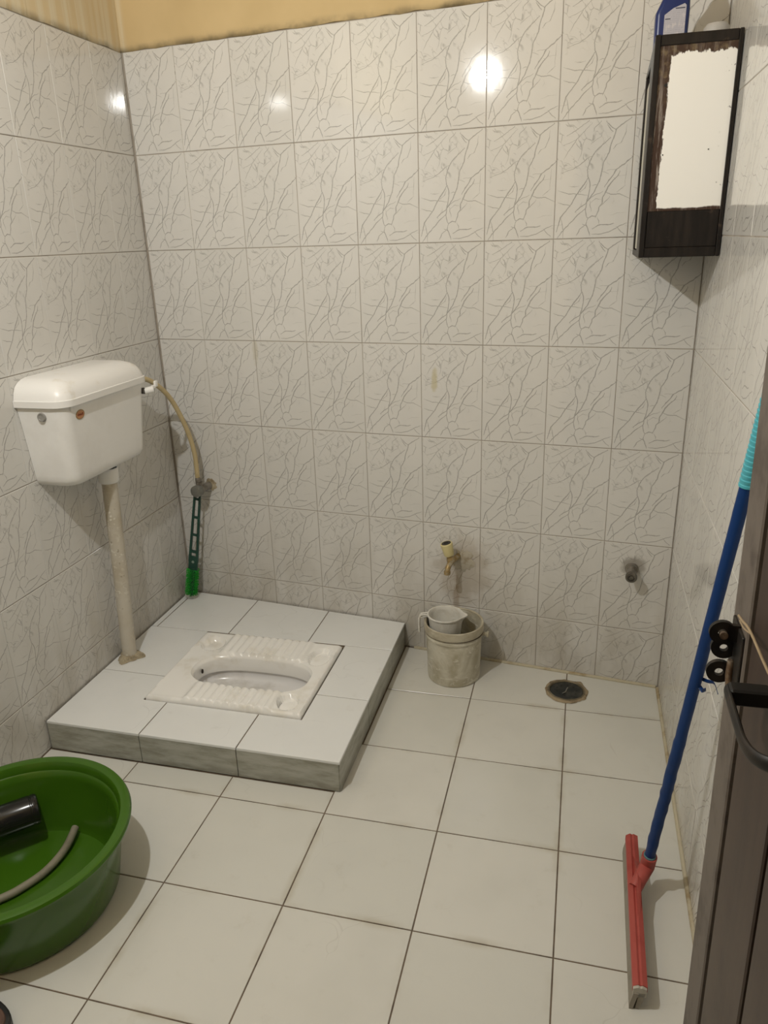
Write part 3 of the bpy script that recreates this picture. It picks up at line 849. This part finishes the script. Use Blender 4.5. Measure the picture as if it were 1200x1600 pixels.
for r, z, sp in prof:
    cur = [bm.verts.new(MC + Vector((0, 0, z)))] if r == 0 else [bm.verts.new(MC + Vector((math.cos(a)*mug_r(r, a, sp), math.sin(a)*mug_r(r, a, sp), z + sp*.15*math.exp(-(a/.3)**2)))) for a in [((2*math.pi*k/n + math.pi) % (2*math.pi)) - math.pi for k in range(n)]]
    if prev:
        for k in range(n):
            k2 = (k+1) % n
            if len(prev) == 1: bm.faces.new((prev[0], cur[k], cur[k2]))
            elif len(cur) == 1: bm.faces.new((prev[k], prev[k2], cur[0]))
            else: bm.faces.new((prev[k], prev[k2], cur[k2], cur[k]))
    prev = cur
# short lip mark at the spout is part of the rim; handle is its own piece
finish('cup', bm, M_MUG, mg, angle=50)
bm = bmesh.new()
hd = Vector((-.995, -.1, 0)).normalized(); hn = Vector((-hd.y, hd.x, 0))
def hp(r, w, z): return MC + hd*r + hn*w + Vector((0, 0, z))
for w in (-.0065, .0065):
    tube(bm, [hp(.058, w*1.3, .226), hp(.070, w, .226), hp(.083, w, .223), hp(.0875, w, .214), hp(.0885, w, .19), hp(.088, w*.9, .160)], lambda f: .0026, 8)
tube(bm, [hp(.0805, 0, .224), hp(.0885, 0, .208), hp(.0885, 0, .185), hp(.088, 0, .160)], lambda f: (.0066, .0038), 12, flat=hn)
tube(bm, [hp(.059, 0, .218), hp(.072, 0, .217), hp(.086, 0, .212)], lambda f: (.0062, .0026), 10, flat=hn)
finish('handle', bm, M_MUG, mg)

# ------------------------------------------------------------------ tap and pipe stub on the back wall
tap = thing('tap', 'small brass tap with a cream plastic knob on the back wall over the bucket', 'tap', (1.12, -.0, .375), frame='w')
M_BRASS = worn('corroded_brass', (.34, .24, .10), (.45, .40, .30), .45, 45, metal=.5)
bm = bmesh.new()
tube(bm, smooth_path([(1.128, .002, .388), (1.122, -.03, .388), (1.116, -.055, .386), (1.112, -.075, .378), (1.110, -.084, .366), (1.110, -.085, .360)], 4), lambda f: .0105-.002*f, 16)
lathe(bm, [(0, 0), (.013, 0), (.014, .004), (.013, .012), (.010, .016), (.008, .03), (0, .03)], 20, (1.115, -.056, .388), axis=(-.25, -.12, 1))
finish('body', bm, M_BRASS, tap)
bm = bmesh.new(); lathe(bm, [(.007, .0), (.0105, -.001), (.0115, .006), (.0105, .012), (.007, .013)], 16, (1.110, -.085, .353)); finish('spout_ring', bm, M_BRASS, tap)
M_CREAM = worn('cream_plastic', (.66, .58, .30), (.58, .50, .25), .4, 8)
bm = bmesh.new(); kax = Vector((-.22, -.10, 1)).normalized(); n = 40
kc = Vector((1.1098, -.0585, .4105))
prev = None
for r, h in ((0, 0), (.015, 0), (.0172, .004), (.0185, .02), (.0205, .038), (.0205, .043), (.019, .0455), (.0165, .0455), (.0165, .043), (0, .043)):
    x_ = kax.orthogonal().normalized(); y_ = kax.cross(x_)
    if r == 0: cur = [bm.verts.new(kc+kax*h)]
    else: cur = [bm.verts.new(kc+kax*h+(x_*math.cos(2*math.pi*k/n)+y_*math.sin(2*math.pi*k/n))*r*(1-.05*(k % 5 == 0)*(.002 < h < .042))) for k in range(n)]
    if prev:
        for k in range(n):
            k2 = (k+1) % n
            if len(prev) == 1: bm.faces.new((prev[0], cur[k], cur[k2]))
            elif len(cur) == 1: bm.faces.new((prev[k], prev[k2], cur[0]))
            else: bm.faces.new((prev[k], prev[k2], cur[k2], cur[k]))
    prev = cur
finish('knob', bm, M_CREAM, tap, angle=30)
bm = bmesh.new(); lathe(bm, [(0, .0435), (.0158, .0435), (.0155, .0462), (.007, .0465), (.006, .044), (0, .044)], 24, kc, axis=kax); finish('knob_cap', bm, worn('black_cap', (.02, .018, .015), (.04, .035, .03), .5), tap)
bm = bmesh.new(); n = 26; r0 = []; r1 = []
for k in range(n):
    a = 2*math.pi*k/n; w = random.uniform(.75, 1.3)
    r0.append(bm.verts.new((1.143+math.cos(a)*.034*w, -.0008, .372+math.sin(a)*.038*w))); r1.append(bm.verts.new((1.136+math.cos(a)*.018, -.009-random.uniform(0, .003), .378+math.sin(a)*.018)))
for k in range(n): bm.faces.new((r0[k], r0[(k+1) % n], r1[(k+1) % n], r1[k]))
bm.faces.new(r0); bm.faces.new(r1); finish('cement_patch', bm, worn('lime_patch', (.46, .42, .34), (.32, .27, .19), .9, 40, bump=.5), tap)

stub = thing('pipe_stub', 'small capped steel pipe stub on the back wall above the floor drain', 'pipe', (1.69, 0, .41), frame='w')
bm = bmesh.new(); ax = Vector((.05, -1, -.06)).normalized()
lathe(bm, [(.0, -.002), (.019, -.002), (.021, .002), (.019, .008), (.0155, .009), (.0155, .013), (.0175, .014), (.0175, .019), (.0145, .02), (.0145, .05), (.0, .05)], 28, (1.688, 0, .412), axis=ax); finish('body', bm, M_STEEL, stub)
bm = bmesh.new(); lathe(bm, [(.0, .049), (.0165, .049), (.0175, .052), (.0175, .062), (.0155, .065), (.011, .065), (.010, .061), (.007, .061), (.006, .064), (0, .064)], 28, (1.688, 0, .412), axis=ax); finish('plug', bm, worn('dark_plug', (.12, .11, .09), (.2, .18, .15), .35, 30, metal=.5), stub)

# ------------------------------------------------------------------ floor drain
dr = thing('floor_drain', 'round blackened floor drain with broken cement edge near the back wall', 'drain', (1.495, .288, 0))
DC = Vector((1.495, -.288, 0))
bm = bmesh.new(); n = 52; rr_ = [[] for _ in range(4)]
for k in range(n):
    a = 2*math.pi*k/n; w = .98 + .025*math.sin(3*a+1) + .02*math.sin(9*a) + random.uniform(-.025, .025) + .14*math.exp(-((a-.95)/.16)**2)
    for R_, r, z in zip(rr_, (.0705*w, .066*w, .060, .0565), (.0006, .004, .005, .0015)):
        R_.append(bm.verts.new(DC + Vector((math.cos(a)*r, math.sin(a)*r, z + random.uniform(0, .001)))))
for a_, b_ in zip(rr_, rr_[1:]):
    for k in range(n): bm.faces.new((a_[k], a_[(k+1) % n], b_[(k+1) % n], b_[k]))
finish('cement_ring', bm, worn('rust_cement', (.34, .27, .17), (.13, .09, .05), .8, 40, bump=.5), dr)
bm = bmesh.new(); lathe(bm, [(.061, .002), (.060, .006), (.055, .007), (.053, .0045), (.0525, .0015)], 48, DC); finish('frame_ring', bm, worn('tarnished_steel', (.24, .2, .13), (.10, .08, .06), .4, 40, metal=.6), dr)
bm = bmesh.new(); lathe(bm, [(.0, .0012), (.0525, .0012), (.052, .0035), (.048, .0045), (.03, .003), (.012, .0035), (.0, .0045)], 40, DC); grate = finish('grate', bm, worn('black_slime_metal', (.022, .026, .026), (.07, .07, .06), .3, 30, metal=.4), dr)
bm = bmesh.new()
for k in range(10):
    a = 2*math.pi*k/10 + .2
    c = DC + Vector((math.cos(a)*.033, math.sin(a)*.033, .0034)); lathe(bm, [(0, .0008), (.0036, .0008), (.0042, .0003), (.0042, -.002)], 8, c)
finish('grate_holes', bm, M_BLACK, grate, kind='stuff')
bm = bmesh.new()
tube(bm, [DC + Vector((-.012, -.022, .0055)), DC + Vector((-.002, -.012, .0062)), DC + Vector((.001, .006, .006)), DC + Vector((.004, .016, .0055))], .0018, 8); finish('lift_tab', bm, M_CHROME, grate)

# ------------------------------------------------------------------ green tub and what lies in it
def mat_gloss(name, c, c2, rough=.22):
    m = N(name); col = m.mix(m.noise(m.obj, 3, 2), c, c2); return m.fin(col, rough)
M_TUB = mat_gloss('green_plastic', (.047, .128, .007), (.042, .115, .006), .2)
tub = thing('washtub', 'large round green plastic washtub on the floor at the left wall', 'tub', (.299, 1.395, 0))
TC = (.299, -1.395, 0)
bm = bmesh.new()
lathe(bm, [(0, .004), (.195, .004), (.20, .0), (.206, .003), (.212, .014), (.238, .165), (.238, .172), (.240, .173), (.2405, .177), (.256, .1775), (.2605, .180), (.2615, .186), (.2585, .192), (.248, .1945), (.238, .192), (.2335, .185), (.231, .172), (.2265, .168), (.222, .150), (.203, .022), (.196, .011), (.18, .008), (0, .008)], 96, TC)
finish('tub', bm, M_TUB, tub, angle=35)
M_BLKP = mat_gloss('black_plastic', (.010, .010, .010), (.018, .017, .016), .2)
ba = thing('black_bottle', 'shiny black cylinder resting against the inner wall of the green washtub', 'bottle', (.18, 1.277, .101))
c0 = Vector((.2295, -1.228, .101)); c1 = Vector((.136, -1.322, .101)); d_ = (c1-c0); ln = d_.length
bm = bmesh.new(); lathe(bm, [(0, 0), (.030, .0), (.0355, .003), (.0375, .008), (.0375, .014), (.0362, .016), (.0362, .018), (.0375, .020), (.0375, ln-.012), (.034, ln-.004), (.026, ln), (.0, ln)], 40, c0, axis=d_); finish('shell', bm, M_BLKP, ba, angle=30)
hs = thing('hose_piece', 'short bent grey-beige hose lying in the green washtub', 'hose', (.31, 1.31, .01))
bm = bmesh.new(); tube(bm, smooth_path([(.302, -1.204, .030), (.314, -1.255, .024), (.316, -1.30, .021), (.308, -1.345, .0185), (.287, -1.392, .0185), (.268, -1.42, .0185), (.225, -1.465, .0185)], 5), .0095, 14, flat=(0, 0, 1)); finish('hose', bm, worn('grey_beige_rubber', (.24, .22, .16), (.18, .165, .12), .6, 14), hs)

# dark footwear tip at the lower left edge
sh = thing('slipper', 'toe of a dark slipper at the lower left edge of the floor', 'slipper', (.40, 1.69, 0))
bm = bmesh.new(); L = []
def sole(d, z):
    out = []
    for k in range(32):
        a = 2*math.pi*k/32
        out.append((.412 + math.cos(a)*(.083-d), 1.685 + math.sin(a)*(.048-d)*(1-.15*math.cos(a))))
    return out, z
loft(bm, [sole(.006, .0), sole(.0, .004), sole(.0, .022), sole(.004, .026)]); finish('sole', bm, M_BLACK, sh)
bm = bmesh.new(); loft(bm, [sole(.010, .0255), sole(.012, .0285)]); finish('insole', bm, worn('brown_insole', (.12, .065, .045), (.08, .045, .03), .6, 20), sh)
bm = bmesh.new(); tube(bm, smooth_path([(.403, -1.637, .012), (.408, -1.645, .04), (.403, -1.685, .054), (.393, -1.725, .04), (.388, -1.733, .012)], 5), lambda f: (.018, .003), 12, flat=(1, 0, 0)); finish('strap', bm, M_BLACK, sh)

# ------------------------------------------------------------------ squeegee
sq = thing('floor_squeegee', 'red floor squeegee with long blue pole leaning in the right corner', 'squeegee', (1.66, 1.14, 0))
M_RED = worn('red_plastic', (.40, .075, .06), (.33, .05, .04), .5, 10)
M_RUB = worn('grey_foam_rubber', (.30, .27, .22), (.22, .2, .16), .8, 20)
M_BLUE = worn('blue_sleeve', (.004, .034, .145), (.006, .024, .095), .45, 9, spec=.25)
HT0, HT1 = .958, 1.358
def hbar(bm, prof, s_a, s_b, t0=HT0, t1=HT1, n=10):
    """profile (ds, z) swept along the head, which runs from s_a at t0 to s_b at t1"""
    rs = []
    for k in range(n+1):
        f = k/n; sc = s_a + (s_b-s_a)*f; t = t0 + (t1-t0)*f
        rs.append([bm.verts.new((sc+ds, -t, z)) for ds, z in prof])
    m_ = len(prof)
    for a, b_ in zip(rs, rs[1:]):
        for k in range(m_): bm.faces.new((a[k], a[(k+1) % m_], b_[(k+1) % m_], b_[k]))
    bm.faces.new(rs[0]); bm.faces.new(rs[-1])
sa, sb = 1.662, 1.658
bm = bmesh.new(); hbar(bm, [(-.014, .040), (-.0135, .051), (-.004, .058), (.0, .0555), (.004, .058), (.0135, .054), (.014, .042), (.007, .038), (-.007, .036)], sa, sb); finish('head', bm, M_RED, sq, angle=20)
bm = bmesh.new(); hbar(bm, [(-.0175, .0), (-.0172, .014), (-.0115, .042), (-.003, .042), (-.008, .014), (-.011, .0)], sa, sb, HT0+.004, HT1+.008)
finish('rubber_blade', bm, M_RUB, sq, angle=20)
bm = bmesh.new(); hbar(bm, [(-.006, .001), (-.002, .042), (.010, .044), (.006, .020), (.001, .0)], sa, sb, HT0+.004, HT1+.006)
finish('rubber_blade', bm, M_RUB, sq, angle=20)
bm = bmesh.new(); hbar(bm, [(-.013, .030), (-.013, .0515), (-.004, .0565), (.0, .0545), (.004, .0565), (.012, .053), (.012, .034)], sb, sb, HT1+.0003, HT1+.006)
finish('end_plug', bm, worn('white_foam', (.52, .49, .43), (.42, .39, .33), .8), sq, label='pale foam end')
P0 = Vector((1.689, -1.069, .084)); P1 = Vector((1.7635, -1.2315, 1.1655))
pd = (P1-P0).normalized()
bm = bmesh.new(); tube(bm, [Vector((1.662, -1.116, .052)), Vector((1.672, -1.099, .062)), P0 - pd*.012, P0 + pd*.022], lambda f: (.013+.003*f, .015) if f < .5 else .0165, 20)
finish('socket', bm, M_RED, sq)
bm = bmesh.new()
for sg in (-1, 1):
    prism(bm, [(1.661, 1.116+sg*.095, .054), (1.666, 1.106+sg*.012, .076), (1.666, 1.106, .076), (1.662, 1.116, .054)], (.006, 0, -.003), lambda p: Vector((p[0], -p[1], p[2])))
finish('web', bm, M_RED, sq, smooth=False)
bm = bmesh.new(); npt = 60
tube(bm, [P0 + pd*(k/npt*.96) + Vector((random.uniform(-1, 1), random.uniform(-1, 1), 0))*(.0009 if 2 < k < 26 else .0002) for k in range(npt+1)], lambda f: .0110+(.0011*abs(math.sin(f*61)) if .06 < f < .4 else 0), 18); finish('pole', bm, M_BLUE, sq)
bm = bmesh.new(); lathe(bm, [(.0115, 0), (.0132, .002), (.0132, .007), (.0115, .009)], 20, P0 + pd*.018, axis=pd); finish('collar', bm, worn('pale_teal_edge', (.10, .2, .22), (.08, .16, .18), .5), sq)
bm = bmesh.new(); prof = [(.0110, 0), (.0132, .001)]
for k in range(18): prof += [(.0132, .002+k*.0085), (.0132, .0055+k*.0085), (.0121, .0065+k*.0085), (.0121, .0085+k*.0085)]
prof += [(.0125, .158), (.008, .163), (0, .164)]
lathe(bm, prof, 24, P0 + pd*.945, axis=pd); finish('grip', bm, worn('cyan_plastic', (.08, .42, .50), (.07, .36, .44), .35), sq, label='ribbed cyan hand grip')
# loose strands of the torn blue sleeve
bm = bmesh.new()
pk = P0 + pd*.555
tube(bm, smooth_path([pk + Vector((.004, .012, -.02)), pk + Vector((.016, -.012, -.012)), pk + Vector((.022, -.04, .002)), pk + Vector((.018, -.10, .018))], 5), lambda f: (.0045*(1-.6*f), .0006), 8, flat=(0, 0, 1))
tube(bm, smooth_path([pk + Vector((.004, .0, -.03)), pk + Vector((.012, -.012, -.036)), pk + Vector((.010, -.02, -.024))], 4), lambda f: (.004, .0006), 8, flat=(1, 0, 0))
finish('sleeve_strand', bm, M_BLUE, sq)

# ------------------------------------------------------------------ corner cabinet
cb = thing('wall_cabinet', 'narrow dark wooden wall cabinet in the top right corner with scraped white mirror panel', 'cabinet', (1.69, .33, 1.35))
def mat_darkwood():
    m = N('dark_painted_wood'); p = m.obj
    g_ = m.noise(m.scale(p, (9, 9, 1.2)), 6, 5, .65)
    col = m.mix(m.ss(g_, .35, .7), (.008, .006, .005), (.020, .0145, .0115))
    col = m.mix(m.math('MULTIPLY', m.ss(m.noise(p, 34, 4), .62, .74), .6), col, (.085, .055, .04))
    m.bump(g_, .2, .001)
    return m.fin(col, .42, spec=.35)
M_DW = mat_darkwood()
def mat_mirrorback():
    m = N('flaked_white_panel'); gx, gy, gz = m.xyz(m.gen); p = m.obj
    n1 = m.math('SUBTRACT', m.noise(m.scale(p, (1, 1, .35)), 60, 4, .7), .5)
    n2 = m.math('SUBTRACT', m.noise(m.scale(p, (1, 1, 1)), 26, 3, .7), .5)
    lean = m.math('MULTIPLY', m.math('SUBTRACT', 1.0, gz), .03)
    left = m.math('ADD', m.math('SUBTRACT', gx, .145), m.math('ADD', lean, m.math('MULTIPLY', n1, .11)))
    top = m.math('ADD', m.math('SUBTRACT', .955, gz), m.math('MULTIPLY', m.math('SUBTRACT', m.noise(m.scale(p, (1, 1, .4)), 48, 4, .75), .5), .11))
    bot = m.math('ADD', m.math('SUBTRACT', gz, .018), m.math('MULTIPLY', n2, .03))
    right = m.math('ADD', m.math('SUBTRACT', 1.012, gx), m.math('MULTIPLY', n1, .06))
    ins = m.math('MINIMUM', m.math('MINIMUM', left, right), m.math('MINIMUM', top, bot))
    w = m.ss(ins, -.004, .006)
    fl = m.ss(m.noise(m.scale(p, (30, 30, 1.6)), 3, 5, .75), .5, .66)
    lowz = m.math('SUBTRACT', 1.0, m.ss(gz, .45, .85))
    under = m.mix(m.math('MULTIPLY', fl, m.math('ADD', .22, m.math('MULTIPLY', lowz, .75))), (.050, .025, .016), (.56, .50, .44))
    gold = m.math('MULTIPLY', m.ss(gz, .6, .8), m.ss(m.noise(p, 70, 3), .45, .7))
    under = m.mix(m.math('MULTIPLY', gold, .55), under, (.24, .18, .10))
    chips = m.math('MULTIPLY', m.ss(m.noise(p, 75, 2), .66, .70), m.ss(gx, .86, .97))
    w = m.math('MULTIPLY', w, m.math('SUBTRACT', 1.0, chips))
    col = m.mix(w, under, (.93, .915, .87))
    return m.fin(col, .38)
M_MIR = mat_mirrorback()
S_L, S_R, TFr = 1.601, 1.783, .462
zb, zt = 1.350, 1.818
def cpt(p): return Vector((p[0], -p[1], p[2]))
bt = tback(1.6) + .004
# body boards: back edge follows the back wall; the top slopes down a little towards the wall
def board(name, s0, s1, tb0, tb1, tf, z0, z1f, z1b, mat=M_DW, parent=cb):
    bm = bmesh.new()
    v = [bm.verts.new(cpt(p)) for p in ((s0, tb0, z0), (s1, tb1, z0), (s1, tf, z0), (s0, tf, z0), (s0, tb0, z1b), (s1, tb1, z1b), (s1, tf, z1f), (s0, tf, z1f))]
    for f in HEXF: bm.faces.new([v[i] for i in f])
    bmesh.ops.bevel(bm, geom=list(bm.edges), offset=.0015, segments=1, affect='EDGES')
    return finish(name, bm, mat, parent, smooth=False)
FD = .018                                # door thickness
tfb = TFr - FD - .001
board('bottom_board', S_L, S_R, bt, tback(S_R)+.004, tfb, zb, zb+.014, zb+.014)
top_b = board('top_board', S_L, S_R, bt, tback(S_R)+.004, tfb, zt-.045, zt-.006, zt-.040)
board('side_panel', S_R-.012, S_R, tback(S_R)+.004, tback(S_R)+.004, tfb, zb+.014, zt-.045, zt-.047)
# left side: dark frame round a pale panel
board('side_post', S_L, S_L+.014, bt, bt, bt+.03, zb+.014, zt-.043, zt-.047)
board('side_post', S_L, S_L+.014, tfb-.085, tfb-.085, tfb, zb+.014, zt-.040, zt-.042)
board('side_panel', S_L+.004, S_L+.011, bt+.03, bt+.03, tfb-.085, zb+.016, zt-.060, zt-.07, worn('pale_panel', (.62, .60, .52), (.52, .48, .40), .5, 14), cb)
# the door: frame, flaked mirror panel, dark lower board
door = board('door_frame_stile', S_L, S_L+.012, TFr-FD, TFr-FD, TFr, zb, zt, zt)
board('door_frame_stile', S_R-.009, S_R, TFr-FD, TFr-FD, TFr, zb, zt, zt)
board('door_frame_rail', S_L+.012, S_R-.009, TFr-FD, TFr-FD, TFr-.001, zt-.022, zt-.0005, zt-.0005)
board('door_frame_rail', S_L+.012, S_R-.009, TFr-FD, TFr-FD, TFr-.001, zb, zb+.022, zb+.022)
board('lower_board', S_L+.012, S_R-.009, TFr-FD+.002, TFr-FD+.002, TFr-.004, zb+.022, zb+.104, zb+.104)
pb = bmesh.new(); gbox(pb, S_L+.012, S_R-.009, TFr-FD+.002, TFr-.0045, zb+.104, zt-.022); mir = finish('mirror_panel', pb, M_MIR, cb, smooth=False, label='mirror panel with its backing flaked white, ragged at the edges')
bm = bmesh.new()
for s_, z_, r_ in ((1.631, 1.718, .0036), (1.637, 1.575, .0014), (1.735, 1.582, .0014), (1.690, 1.806, .0016)):
    lathe(bm, [(0, .0012), (r_, .0012), (r_*1.1, -.001)], 10, (s_, -TFr+.0045, z_), axis=(0, -1, 0))
finish('nail_marks', bm, M_BLACK, cb, kind='stuff')

# blue bottle and pale lid on top of the cabinet
TOPZ = zt - .006 - .034*(tfb-.335)/(tfb-bt) + .0015
bo = thing('blue_bottle', 'dark blue flat oil bottle with a pale label standing on the cabinet', 'bottle', (1.640, .34, TOPZ))
M_BB = mat_gloss('blue_plastic', (.010, .028, .145), (.008, .022, .11), .3)
bm = bmesh.new(); L = []
for z, s0, s1, d, r in ((0, .004, .070, .003, .008), (.003, .001, .073, 0, .010), (.078, .0, .074, 0, .010), (.084, .001, .074, 0, .010), (.112, .014, .073, .004, .010), (.130, .026, .070, .010, .009), (.150, .036, .064, .016, .008), (.156, .040, .060, .017, .007), (.172, .040, .060, .017, .007)):
    o_ = []
    t0, t1 = .317+d, .365-d; a0, a1 = 1.603+s0, 1.603+s1
    r = min(r, (t1-t0)/2.2, (a1-a0)/2.2)
    for cs, ct, st_ in ((a1-r, t1-r, 0), (a0+r, t1-r, 1), (a0+r, t0+r, 2), (a1-r, t0+r, 3)):
        for k in range(5):
            a = math.pi/2*(st_ + k/4); o_.append((cs+r*math.cos(a), ct+r*math.sin(a)))
    L.append((o_, TOPZ+z))
loft(bm, L); bob = finish('container', bm, M_BB, bo, angle=35)
bm = bmesh.new(); lathe(bm, [(0, .172), (.0135, .172), (.0135, .19), (.012, .192), (0, .192)], 20, (1.653, -.341, TOPZ)); finish('cap', bm, M_BB, bo)
def mat_label():
    m = N('pale_label'); gx, gy, gz = m.xyz(m.gen)
    lines = m.ss(m.math('SINE', m.math('MULTIPLY', gz, 150)), .1, .6)
    word = m.ss(m.noise(m.scale(m.gen, (9, 1, 30)), 3, 3), .45, .58)
    f = m.math('MULTIPLY', m.math('MULTIPLY', lines, word), .55)
    col = m.mix(f, (.50, .49, .54), (.22, .22, .28))
    col = m.mix(m.math('MULTIPLY', m.ss(m.noise(m.gen, 5, 3), .55, .65), .7), col, (.66, .62, .62))
    return m.fin(col, .45)
bm = bmesh.new()
prism(bm, [(1.622, TOPZ+.006), (1.668, TOPZ+.006), (1.668, TOPZ+.092), (1.664, TOPZ+.096), (1.640, TOPZ+.088), (1.622, TOPZ+.076)], (0, -.0008, 0), lambda p: Vector((p[0], -.3648, p[1]))); finish('paper_label', bm, mat_label(), bob, smooth=False)
M_NAVY = worn('navy_print', (.03, .035, .07), (.05, .05, .08), .5)
for a0, a1, b0, b1 in ((1.6238, 1.6355, .0665, .0685), (1.645, 1.6655, .0865, .0885), (1.655, 1.664, .022, .031)):
    bm = bmesh.new(); gbox(bm, a0, a1, .3655, .3658, TOPZ+b0, TOPZ+b1); finish('label_print', bm, M_NAVY, bob, smooth=False)
do = thing('pale_lid', 'upturned pale grey lid lying on the cabinet beside the blue bottle', 'lid', (1.738, .36, TOPZ))
bm = bmesh.new(); lathe(bm, [(0, 0), (.027, 0), (.028, .004), (.029, .034), (.0275, .043), (.022, .050), (.0, .052)], 36, (1.738, -.36, TOPZ)); finish('shell', bm, worn('pale_grey_plastic', (.48, .46, .43), (.40, .38, .35), .5), do)
bm = bmesh.new(); lathe(bm, [(.028, .004), (.0305, .005), (.0305, .010), (.028, .011)], 36, (1.738, -.36, TOPZ)); finish('band', bm, worn('pale_grey_band', (.42, .40, .37), (.36, .34, .31), .5), do)

# ------------------------------------------------------------------ the open door at the right edge
d1 = bpy.data.objects.new('door_1', None); COL.objects.link(d1); d1['kind'] = 'structure'
d1.location = W(1.69 + .0155, 2.2, 0); d1.rotation_euler = (0, -.0146, A)      # the leaf hangs a little out of plumb
ORG['door_1'] = Vector((1.69, -2.2, 0))
def mat_door():
    m = N('brown_door_paint'); p = m.obj; x, y, z = m.xyz(p)
    g_ = m.noise(m.scale(p, (8, 8, .8)), 5, 5, .6)
    col = m.mix(m.ss(g_, .35, .7), (.046, .028, .020), (.030, .018, .013))
    low_grey = m.math('MULTIPLY', m.math('SUBTRACT', 1.0, m.ss(z, .3, 1.0)), m.ss(m.noise(p, 9, 5, .7), .25, .65))  # blotches of lighter grey-brown, stronger towards the bottom of the leaf
    col = m.mix(m.math('MULTIPLY', low_grey, .5), col, (.13, .105, .08))
    m.bump(g_, .15, .001)
    return m.fin(col, .5, spec=.3)
M_DOOR = mat_door()
M_EDGE = worn('worn_door_edge', (.125, .103, .085), (.07, .054, .043), .6, 14)
FS = 1.676                                # face of the door (towards the room)
DT0, DT1 = 1.602, 2.62
def dboard(name, t0, t1, s0, s1, mat=M_DOOR, z0=.012, z1=1.98, bev=.002):
    bm = bmesh.new(); gbox(bm, s0, s1, t0, t1, z0, z1, bev, 1); return finish(name, bm, mat, d1, smooth=False)
dboard('edge_strip', DT0, DT0+.077, FS-.002, FS+.034, M_EDGE)
dboard('core_panel', DT0+.077, DT1, FS+.012, FS+.030)
pk = DT0 + .090
for w in (.150, .15, .15, .15, .15, .15):
    t1 = min(pk+w, DT1); dboard('plank', pk, t1, FS, FS+.013); pk = t1 + .012
M_IRON = worn('black_iron', (.010, .009, .008), (.03, .022, .016), .5, 20, metal=.3)
M_RUST = worn('rubbed_bolt_metal', (.16, .10, .06), (.3, .24, .18), .4, 40, metal=.5)
def eye(s, t, z, ro, ri, th=.006):
    """iron eye plate, its hole looking along the door, with a tang to the door face"""
    bm = bmesh.new(); n = 28
    R0 = []
    for sd in (-1, 1):
        ou = [bm.verts.new((s+math.cos(2*math.pi*k/n)*ro, -(t+sd*th/2), z+math.sin(2*math.pi*k/n)*ro)) for k in range(n)]
        inn = [bm.verts.new((s+math.cos(2*math.pi*k/n)*ri, -(t+sd*th/2), z+math.sin(2*math.pi*k/n)*ri)) for k in range(n)]
        R0.append((ou, inn))
        for k in range(n): bm.faces.new((ou[k], ou[(k+1) % n], inn[(k+1) % n], inn[k]))
    for i in (0, 1):
        a, b_ = R0[0][i], R0[1][i]
        for k in range(n): bm.faces.new((a[k], a[(k+1) % n], b_[(k+1) % n], b_[k]))
    gbox(bm, s+ri*1.05, FS+.001, t-th/2, t+th/2, z-ro*.72, z+ro*.72)
    return bm
eyes = [(1.655, 1.645, .977, .0145, .0050), (1.661, 1.630, .950, .0143, .0046), (1.659, 1.630, .917, .0145, .0050)]
latch = None
bm = bmesh.new(); gbox(bm, FS-.005, FS-.001, DT0+.012, DT0+.07, .893, .985, .001, 1); latch = finish('latch_plate', bm, M_IRON, d1, smooth=False)
for s_, t_, z_, ro, ri in eyes: finish('latch_eye', eye(s_, t_, z_, ro, ri), M_IRON, latch, angle=30)
bm = bmesh.new(); tube(bm, [(1.656, -1.622, .9755), (1.656, -1.652, .9755)], .0046, 14)
finish('bolt', bm, M_RUST, latch)
bm = bmesh.new(); tube(bm, [(1.6695, -1.640, .938), (1.6685, -1.642, .920), (1.6695, -1.644, .904)], .0045, 12); finish('bolt_knob', bm, M_RUST, latch)
bm = bmesh.new(); gbox(bm, FS-.036, FS+.001, 1.772, 1.790, .972, .990, .002, 1); hb = finish('handle_post', bm, M_IRON, d1, smooth=False)
bm = bmesh.new(); tube(bm, smooth_path([(1.640, -1.775, .981), (1.639, -1.80, .982), (1.638, -1.84, .985), (1.638, -1.868, .986), (1.643, -1.890, .988), (1.654, -1.905, .992), (1.678, -1.915, .996)], 6), lambda f: (.0035, .007), 14, flat=(1, 0, 0)); finish('pull_handle', bm, M_IRON, d1)
bm = bmesh.new(); tube(bm, smooth_path([(1.662, -1.682, 1.018), (1.660, -1.71, 1.026), (1.660, -1.748, 1.034), (1.66, -1.83, 1.037), (1.668, -1.90, 1.03)], 4), .0014, 8)
tube(bm, smooth_path([(1.664, -1.682, 1.012), (1.662, -1.71, 1.018), (1.661, -1.745, 1.030)], 4), .001, 8)
tw = finish('straw_twine', bm, worn('straw', (.30, .22, .13), (.22, .16, .09), .7), d1, label='pale straw twine knotted on the latch')
